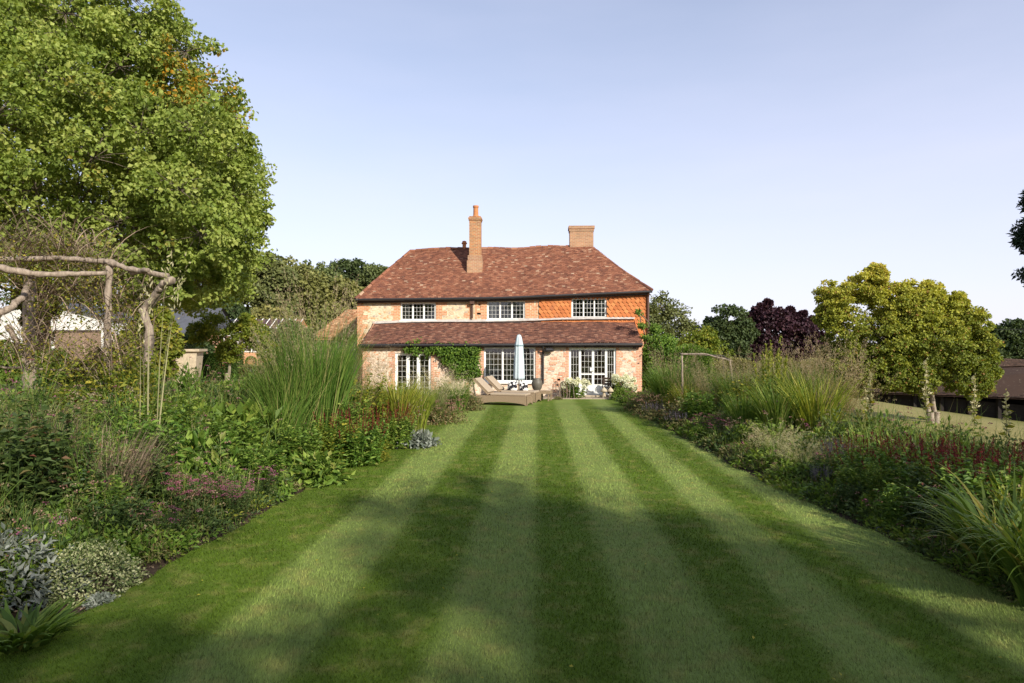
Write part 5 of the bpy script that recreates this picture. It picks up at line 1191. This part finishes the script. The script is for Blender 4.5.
P_('leafy', 'broad leafy clump between the big leaved plants and the shade', 'plant', 225, 412, 11.4, .8, 'geranium')
P_('dark_leafy', 'dark leafy clump in shade behind the dusky pink heads', 'plant', 140, 448, 8.9, .8, 'aster')
P_('dark_leafy', 'dark leafy clump left of the upright pale green spires', 'plant', 76, 458, 8.1, .8, 'aster')
P_('leafy', 'leafy green mound in shade between pink flowers and tall grass', 'plant', 262, 440, 10.8, .8, 'geranium')
P_('pink_sedum', 'faded pink flowering clump at the shade line of the left border', 'plant', 258, 462, 10.2, .9, 'stonecrop')
P_('hellebore', 'low leafy plant spilling onto the lawn edge below the tall grass', 'plant', 315, 448, 11.6, 1.1, 'hellebore')
P_('leafy', 'light green leafy clump just below the tall silver grass', 'plant', 300, 420, 12.3, .8, 'geranium')
P_('yellow_leafy', 'yellow green leafy clump with red stems before the tall grass', 'plant', 335, 415, 13, .8, 'spurge')
P_('miscanthus', 'tallest feather topped ornamental grass of the left border', 'ornamental grass', 316, 282, 14.5, .5, 'silver_grass')
P_('miscanthus', 'slightly shorter silver grass left of the tallest one', 'ornamental grass', 290, 322, 14, .55, 'silver_grass')
P_('leafy', 'leafy mound between the tall silver grass and the hidden doors', 'plant', 345, 395, 14.5, .7, 'geranium')
P_('leafy', 'tall leafy plant left of the tall silver grass', 'plant', 268, 400, 13.6, .7, 'geranium')
P_('green_grass', 'arching green grass clump at the foot of the tall silver grass', 'ornamental grass', 280, 375, 13.2, .7, 'silver_grass')
P_('molinia', 'airy tan seed heads fanning above the tall silver grass', 'ornamental grass', 352, 345, 15.5, .8, 'moor_grass')
P_('persicaria', 'clump with dark red flower spikes below the tall silver grass', 'plant', 352, 408, 13.3, .8, 'bistort')
P_('persicaria', 'red spiked clump further along the left border', 'plant', 388, 402, 15.5, .8, 'bistort')
P_('yellow_leafy', 'yellow green leafy plant at the lawn edge with pale leaves', 'plant', 378, 436, 13.6, .9, 'lady_mantle')
P_('yellow_leafy', 'yellow tinged upright plant right of the tall silver grass', 'plant', 366, 370, 15.8, .6, 'goldenrod')
P_('bright_grass', 'bright yellow green arching grass in the middle of the left border', 'ornamental grass', 398, 370, 17, .75, 'golden_grass')
P_('bright_grass', 'smaller bright grass in front of the hidden glazed doors', 'ornamental grass', 418, 382, 18.5, .75, 'golden_grass')
P_('seedheads', 'brown and green seed headed clump mid border left', 'plant', 405, 398, 17, .9, 'knapweed')
P_('silver_low', 'silver leaf patch spilling at the lawn edge of the left border', 'plant', 416, 431, 15.8, .9, 'lambs_ear')
P_('tan_grass', 'tan seeding grass before the lean-to left corner', 'ornamental grass', 378, 352, 19.5, .6, 'moor_grass')
P_('stipa', 'soft feathery grass right of the bright grasses', 'ornamental grass', 436, 378, 20.5, .9, 'feather_grass')
P_('pink_mound', 'dusty pink hazy mound near the loungers', 'plant', 440, 392, 20.5, 1., 'marjoram')
P_('green_grass', 'rounded green grass fountain directly left of the loungers', 'ornamental grass', 458, 374, 23.5, .85, 'feather_grass')
P_('tan_grass', 'pinkish tan grass behind the rounded green fountain', 'ornamental grass', 440, 372, 24.5, .8, 'moor_grass')
P_('olive_mound', 'olive mound at the lawn edge nearest the loungers', 'plant', 466, 390, 24.5, 1., 'lavender')
# right border, near to far
P_('strap', 'large arching strap leaved clump at the near right, spilling over the lawn', 'plant', 1000, 482, 7.0, .92, 'day_lily', rot=.4)
P_('strap', 'second strap leaved clump cut off by the right edge', 'plant', 1040, 500, 6.3, .8, 'day_lily')
P_('crocosmia', 'upright sword leaved clump at the right margin behind the strap leaves', 'plant', 1020, 470, 7.7, .7, 'crocosmia')
P_('silver_low', 'silver leaved patch at the lawn edge below the dark leafy mass', 'plant', 893, 528, 8.9, 1.3, 'lambs_ear')
P_('dark_leafy', 'dark leafy mound at the lawn edge beside the strap leaves', 'plant', 930, 492, 8.6, 1., 'aster')
for i, (a_, b_, c_, lab) in enumerate(((1005, 436, 8.6, 'red spiked bistort clump at the right margin'), (965, 438, 9.2, 'red spiked bistort clump second from the right margin'), (925, 434, 9.8, 'middle red spiked bistort clump, fullest of the row'), (888, 432, 10.6, 'red spiked bistort clump in front of the hollyhock pair'), (856, 438, 11.6, 'last red spiked bistort clump next to the feather grass'))):
    P_('persicaria', lab, 'plant', a_, b_, c_, .85, 'bistort', 'red bistort clumps in the right border')
for a_, b_, c_, k_, lab, nm in ((985, 462, 8.2, 'leafy', 'dense leafy clump between strap leaves and red bistorts', 'geranium'), (945, 458, 8.9, 'dark_leafy', 'dark dense clump below the middle of the red bistorts', 'aster'), (912, 462, 9.3, 'tall_leafy', 'upright green stems below the fullest bistort', 'veronica'), (905, 480, 8.9, 'leafy', 'leafy clump above the silver patch at the right lawn edge', 'geranium'), (962, 480, 8.0, 'dark_leafy', 'dark leafy clump at the base of the strap leaves', 'aster'), (850, 478, 9.9, 'dark_leafy', 'dark leafy clump by the lawn edge left of the silver patch', 'aster'), (800, 462, 12.0, 'olive_mound', 'olive mound at the lawn edge between feather grasses and sage', 'lavender'), (752, 440, 13.9, 'olive_mound', 'olive mound at the lawn edge left of the feather grass', 'lavender'), (764, 418, 14.6, 'leafy', 'leafy clump behind the pale feather grass', 'geranium'), (700, 424, 17, 'green_mound', 'green edging mound below the pink flat heads', 'box_plant')):
    P_(k_, lab, 'plant', a_, b_, c_, .8, nm)
P_('leafy', 'fresh green leafy clump in front of the bistorts', 'plant', 858, 462, 10.2, .85, 'geranium')
P_('tall_leafy', 'upright lance leaved green plant before the bistorts', 'plant', 880, 458, 9.7, .8, 'veronica')
P_('salvia', 'faded lilac spiked plant at the left end of the bistorts', 'plant', 838, 432, 12, .6, 'sage')
P_('salvia', 'lilac grey spiked clump at the lawn edge by the feather grass', 'plant', 822, 462, 11.2, .8, 'sage')
P_('green_mound', 'low green mound at the lawn edge below the bistorts', 'plant', 838, 490, 10.3, 1.1, 'geranium')
P_('stipa', 'pale wispy feather grass at the lawn edge', 'ornamental grass', 776, 432, 13.4, .95, 'feather_grass')
P_('stipa', 'second pale feather grass nearer the lilac spikes', 'ornamental grass', 802, 446, 12.3, .95, 'feather_grass')
P_('bright_grass', 'sunlit bright green arching grass, largest of the right border', 'ornamental grass', 815, 366, 15.5, .8, 'golden_grass')
P_('green_grass', 'green arching grass left of the sunlit bright one', 'ornamental grass', 780, 370, 15.8, .8, 'silver_grass')
P_('tan_grass', 'tall tan seeding grass above the bright green one', 'ornamental grass', 832, 342, 16.6, .7, 'moor_grass')
P_('molinia', 'airy tan grass fanning in front of the barn', 'ornamental grass', 852, 362, 15.5, .7, 'moor_grass')
P_('miscanthus', 'feathered tall grass behind the bright green one', 'ornamental grass', 805, 345, 17.8, .6, 'silver_grass')
P_('yellow_spire', 'yellow green spires standing above the right border', 'plant', 771, 342, 17, .7, 'mullein')
P_('green_grass', 'arching green grass at the right of the pole arch', 'ornamental grass', 745, 384, 16.5, .8, 'silver_grass')
P_('miscanthus', 'dense feathery grass behind the pole arch right post', 'ornamental grass', 740, 352, 20, .7, 'silver_grass')
P_('miscanthus', 'dense feathery grass between yellow green spires and bright grass', 'ornamental grass', 790, 350, 18.5, .7, 'silver_grass')
P_('leafy', 'leafy perennial mound before the pole arch', 'plant', 700, 388, 19, .8, 'geranium')
P_('leafy', 'leafy perennial mound left of the bright green grass', 'plant', 758, 398, 16.5, .8, 'geranium')
P_('bright_grass', 'small bright grass tuft near the far end of the right border', 'ornamental grass', 690, 378, 21, .8, 'golden_grass')
P_('yellow_leafy', 'small yellow green shrub at the lawn edge beside the pink flowers', 'plant', 727, 440, 15.2, 1., 'spiraea')
P_('pink_sedum', 'pink flat headed clump in the right border', 'plant', 706, 410, 17.5, 1., 'stonecrop')
P_('pink_sedum', 'second pink flat headed clump nearer the small yellow green shrub', 'plant', 722, 414, 16.5, .9, 'stonecrop')
P_('seedheads', 'dark seed headed clump below the pole arch', 'plant', 738, 415, 16, .9, 'knapweed')
P_('tan_grass', 'tall tan grass inside the pole arch', 'ornamental grass', 712, 362, 20.2, .65, 'moor_grass')
P_('tan_grass', 'tan grass between the pole arch and the yellow green spires', 'ornamental grass', 752, 358, 19, .65, 'moor_grass')
P_('miscanthus', 'feathery olive grass just left of the pole arch', 'ornamental grass', 674, 348, 23, .8, 'silver_grass')
P_('yellow_leafy', 'yellow green bushy perennial between the feathery olive grass and the house corner', 'plant', 664, 372, 24, .8, 'spurge')
P_('yellow_leafy', 'yellow green bushy perennial right of the pole arch post', 'plant', 748, 372, 18.5, .7, 'spurge')
P_('molinia', 'fine airy grass left of the arch nearest the house', 'ornamental grass', 690, 360, 21.5, .7, 'moor_grass')
P_('pink_mound', 'pinkish brown hazy mound near the house end of the right border', 'plant', 646, 388, 24.5, 1.1, 'marjoram')
P_('pink_mound', 'pinkish mound next along the lawn edge from the house', 'plant', 662, 386, 22.8, 1.1, 'marjoram')
P_('nepeta', 'grey lilac catmint mound spilling at the far right lawn edge', 'plant', 660, 402, 21.5, 1.2, 'catmint')
P_('nepeta', 'grey lilac catmint mound before the pink flat heads', 'plant', 686, 410, 19, 1.2, 'catmint')
P_('olive_mound', 'olive mound between catmint and pink flat heads', 'plant', 688, 395, 20, 1., 'lavender')
P_('green_mound', 'dark green low mound at the far end of the right border', 'plant', 632, 392, 26.5, 1.1, 'box_plant')
P_('yellow_leafy', 'yellow flecked plant in the middle of the far right border', 'plant', 676, 388, 21.5, .8, 'goldenrod')
for a_, b_, Y, lab in ((870, 365, 14, 'tallest hollyhock stalk, left in front of the barn'), (864, 384, 14.5, 'short hollyhock stalk next to the tan grass'), (926, 352, 13.2, 'hollyhock stalk with a white flower before the golden tree trunk'), (974, 368, 12.5, 'hollyhock stalk with pale pink top near the right edge'), (1008, 384, 11, 'leaning hollyhock stalk nearest the right edge')):
    P_('hollyhock', lab, 'plant', a_, b_, Y, 1.2, 'hollyhock', 'hollyhock stalks before the barn')
# by the house
P_('hydrangea', 'white hydrangea with large heads left of the garden door', 'shrub', 576, 374, 29.9, .8, 'hydrangea')
P_('hydrangea', 'smaller white hydrangea leaning towards the plant supports', 'shrub', 566, 379, 30.1, .7, 'hydrangea')
P_('hydrangea', 'white hydrangea right of the garden door, tallest', 'shrub', 621, 370, 30.1, .75, 'hydrangea')
P_('hydrangea', 'white hydrangea low against the right end of the lean-to wall', 'shrub', 628, 380, 29.9, .8, 'hydrangea')
P_('green_mound', 'dark green shrub in front of the right hydrangeas', 'shrub', 622, 387, 29.2, 1., 'box_plant')
P_('olive_mound', 'low grey green edging plant below the plant supports', 'plant', 558, 396, 29.2, 1.4, 'lavender')
P_('yellow_leafy', 'small yellow green edging plant under the left hydrangea', 'plant', 548, 398, 29.2, 1.2, 'lady_mantle')

# ------------------------------------------------------------------ the mixed growth between them
def fill(side, n, tag_label, mats, ymax=28.5):
    """uncountable low growth: height rises from the lawn edge backwards"""
    y = 1 / (1 / 4.2 - rng.random(n) * (1 / 4.2 - 1 / ymax)); t = rng.random(n)
    if side < 0: e = edge(LE, y); dep = np.interp(y, [4, 8, 14, 28], [2.6, 4.2, 4.6, 4.2]); x = e - .12 - t * dep
    else: e = edge(RE, y); dep = np.interp(y, [4, 8, 14, 28], [2.6, 3.2, 3.8, 3.6]); x = e + .12 + t * dep
    bare = (side < 0) & (y < 7.2) & (t * dep < .62); ok = ~bare; x, y, t, dep = x[ok], y[ok], t[ok], dep[ok]
    hmax = np.interp(t * dep, [0, .3, 1.2, 2.5, 4.5], [.12, .32, .68, .88, .72]) * (1. if side > 0 else np.interp(y, [4, 9, 28], [.9, 1.15, .8]))
    hmax = hmax * (.95 + .4 * np.sin(x * 3.1 + 1.3 * np.sin(y * 1.7)) * np.sin(y * 2.3 + x) + .2 * np.sin(y * 5.1 + x * 4))
    return x, y, H(x, y), hmax
def stuff(name, lab, me, m): o = obj(name, me, m); tag(o, lab, 'planting', kind='stuff'); return o
for side, sn in ((-1, 'left'), (1, 'right')):
    for (kind, mm, n, per, lf, lw, lab) in (('a', 'leafy', 2300, 46, .1, .05, 'green leafy ground cover filling the %s border'), ('b', 'leafy_dark', 2400, 46, .09, .04, 'dark low foliage between the plants of the %s border'), ('c', 'olive', 2000, 46, .06, .02, 'fine olive seed headed growth filling the %s border'), ('d', 'leafy_yellow', 500, 36, .07, .035, 'yellowing leaves scattered through the %s border')):
        x, y, z, hm = fill(side, n, '', None); n = len(x); cl = rng.random(n); sel = np.sin(x * 2.3 + hash_(mm)) * np.sin(y * 1.1 + hash_(mm) * 2) > -.35; x, y, z, hm = x[sel], y[sel], z[sel], hm[sel]; n = len(x)
        r_ = rng.uniform(.12, .26, n); h_ = hm * rng.uniform(.6, 1.15, n); i = np.repeat(np.arange(n), per); k = len(i); d = unit(rng.normal(0, 1, (k, 3))); q = rng.random(k) ** .5
        P = np.stack([x[i] + d[:, 0] * r_[i] * q, y[i] + d[:, 1] * r_[i] * q, z[i] + .02 + h_[i] * (1 - .35 * np.hypot(d[:, 0], d[:, 1]) * q) * rng.random(k) ** .6], 1)
        s_ = np.clip(y[i] / 12, .8, 1.5); v, f, rr = leaves(P, d + [0, 0, .4], rng.normal(0, .45, (k, 3)) + [0, 0, 1], lf * s_ * rng.uniform(.6, 1.3, k), lw * s_, np.clip(.5 * cl[i % n] + .5 * rng.random(k), 0, 1)); stuff('border_foliage', lab % sn, mesh('border_foliage', v, [f], rr), M[mm])
    x, y, z, hm = fill(side, 1500, '', None); n = len(x); per = 12; i = np.repeat(np.arange(n), per); k = len(i)
    P = np.stack([x[i] + rng.normal(0, .05, k), y[i] + rng.normal(0, .05, k), z[i]], 1); v, f, rr, tp = blades(P, rng.uniform(0, 6.3, k), rng.uniform(0, .3, k), rng.uniform(.3, 1.4, k), hm[i] * rng.uniform(.8, 1.45, k), .006 * np.clip(y[i] / 7, 1, 3), rng.random(k), 4)
    stuff('border_grass_foliage', 'thin grassy leaves growing all through the %s border' % sn, mesh('border_grass_foliage', v, [f], rr), M['grass_green'])
    x, y, z, hm = fill(side, 700, '', None); n = len(x); tip = np.stack([x, y, z + hm * rng.uniform(.95, 1.35, n)], 1)
    a_ = rng.uniform(0, 6.3, n); v, f, rr, _ = blades(np.stack([x, y, z], 1), a_, np.zeros(n), np.zeros(n), tip[:, 2] - z, .006, rng.random(n), 3); me_ = mesh('border_seed_stems_foliage', v, [f], rr); stuff('border_stems_foliage', 'thin dry flower stems standing through the %s border' % sn, me_, M['grass_tan'])
    for j, (mm, lab) in enumerate((('pink', 'small pink flower heads dotted through the %s border'), ('dusty_pink', 'faded dusty pink heads dotted through the %s border'), ('plume', 'brown seed heads dotted through the %s border'))):
        stuff('scattered_flower_foliage', lab % sn, g_heads(tip[j::3], 14, .045, .022, .5), M[mm])
# taller hedge-like growth behind the borders that closes the view
for (nm, lab, cat, a_, b_, Y, pt, mm, n, lf) in (('mixed_hedge', 'loose olive green hedge behind the right border, under the purple trees', 'hedge', 700, 850, 33, 362, 'wood_olive', 26000, .12), ('mixed_hedge', 'fresh green hedge between the right climber and the pole arch', 'hedge', 652, 712, 31, 350, 'leafy', 16000, .11)):
    x0, x1 = at(a_, 0, Y)[0], at(b_, 0, Y)[0]; hedge(nm, lab, cat, x0, x1, Y, Y + 2, Hf((x0 + x1) / 2, Y), at(0, pt, Y)[2], M[mm], n, lf)
# fallen and stray leaves on the grass
n = 90; y = 1 / (1 / 4.6 - rng.random(n) * (1 / 4.6 - 1 / 22.)); x = edge(LE, y) + (edge(RE, y) - edge(LE, y)) * rng.random(n); P = np.stack([x, y, np.full(n, .055)], 1); d = rng.normal(0, 1, (n, 3)) * [1, 1, .15]
v, f, rr = leaves(P, d, rng.normal(0, .25, (n, 3)) + [0, 0, 1], .035, .025, rng.uniform(.6, 1, n)); o = obj('fallen_leaves', mesh('fallen_leaves', v, [f], rr), M['leafy_yellow']); tag(o, 'few small yellow leaves fallen on the lawn', 'fallen leaves', kind='stuff')
n = 700; y = rng.uniform(4.3, 9.5, n); x = edge(LE, y) - rng.uniform(.03, .8, n); P = np.stack([x, y, H(x, y) + .015], 1)
v, f, rr = leaves(P, rng.normal(0, 1, (n, 3)) * [1, 1, .2], rng.normal(0, .3, (n, 3)) + [0, 0, 1], .04, .022, rng.random(n)); o = obj('leaf_litter', mesh('leaf_litter', v, [f], rr), M['twig']); tag(o, 'brown leaf litter and bark on the bare soil beside the dome shrub', 'leaf litter', kind='stuff')
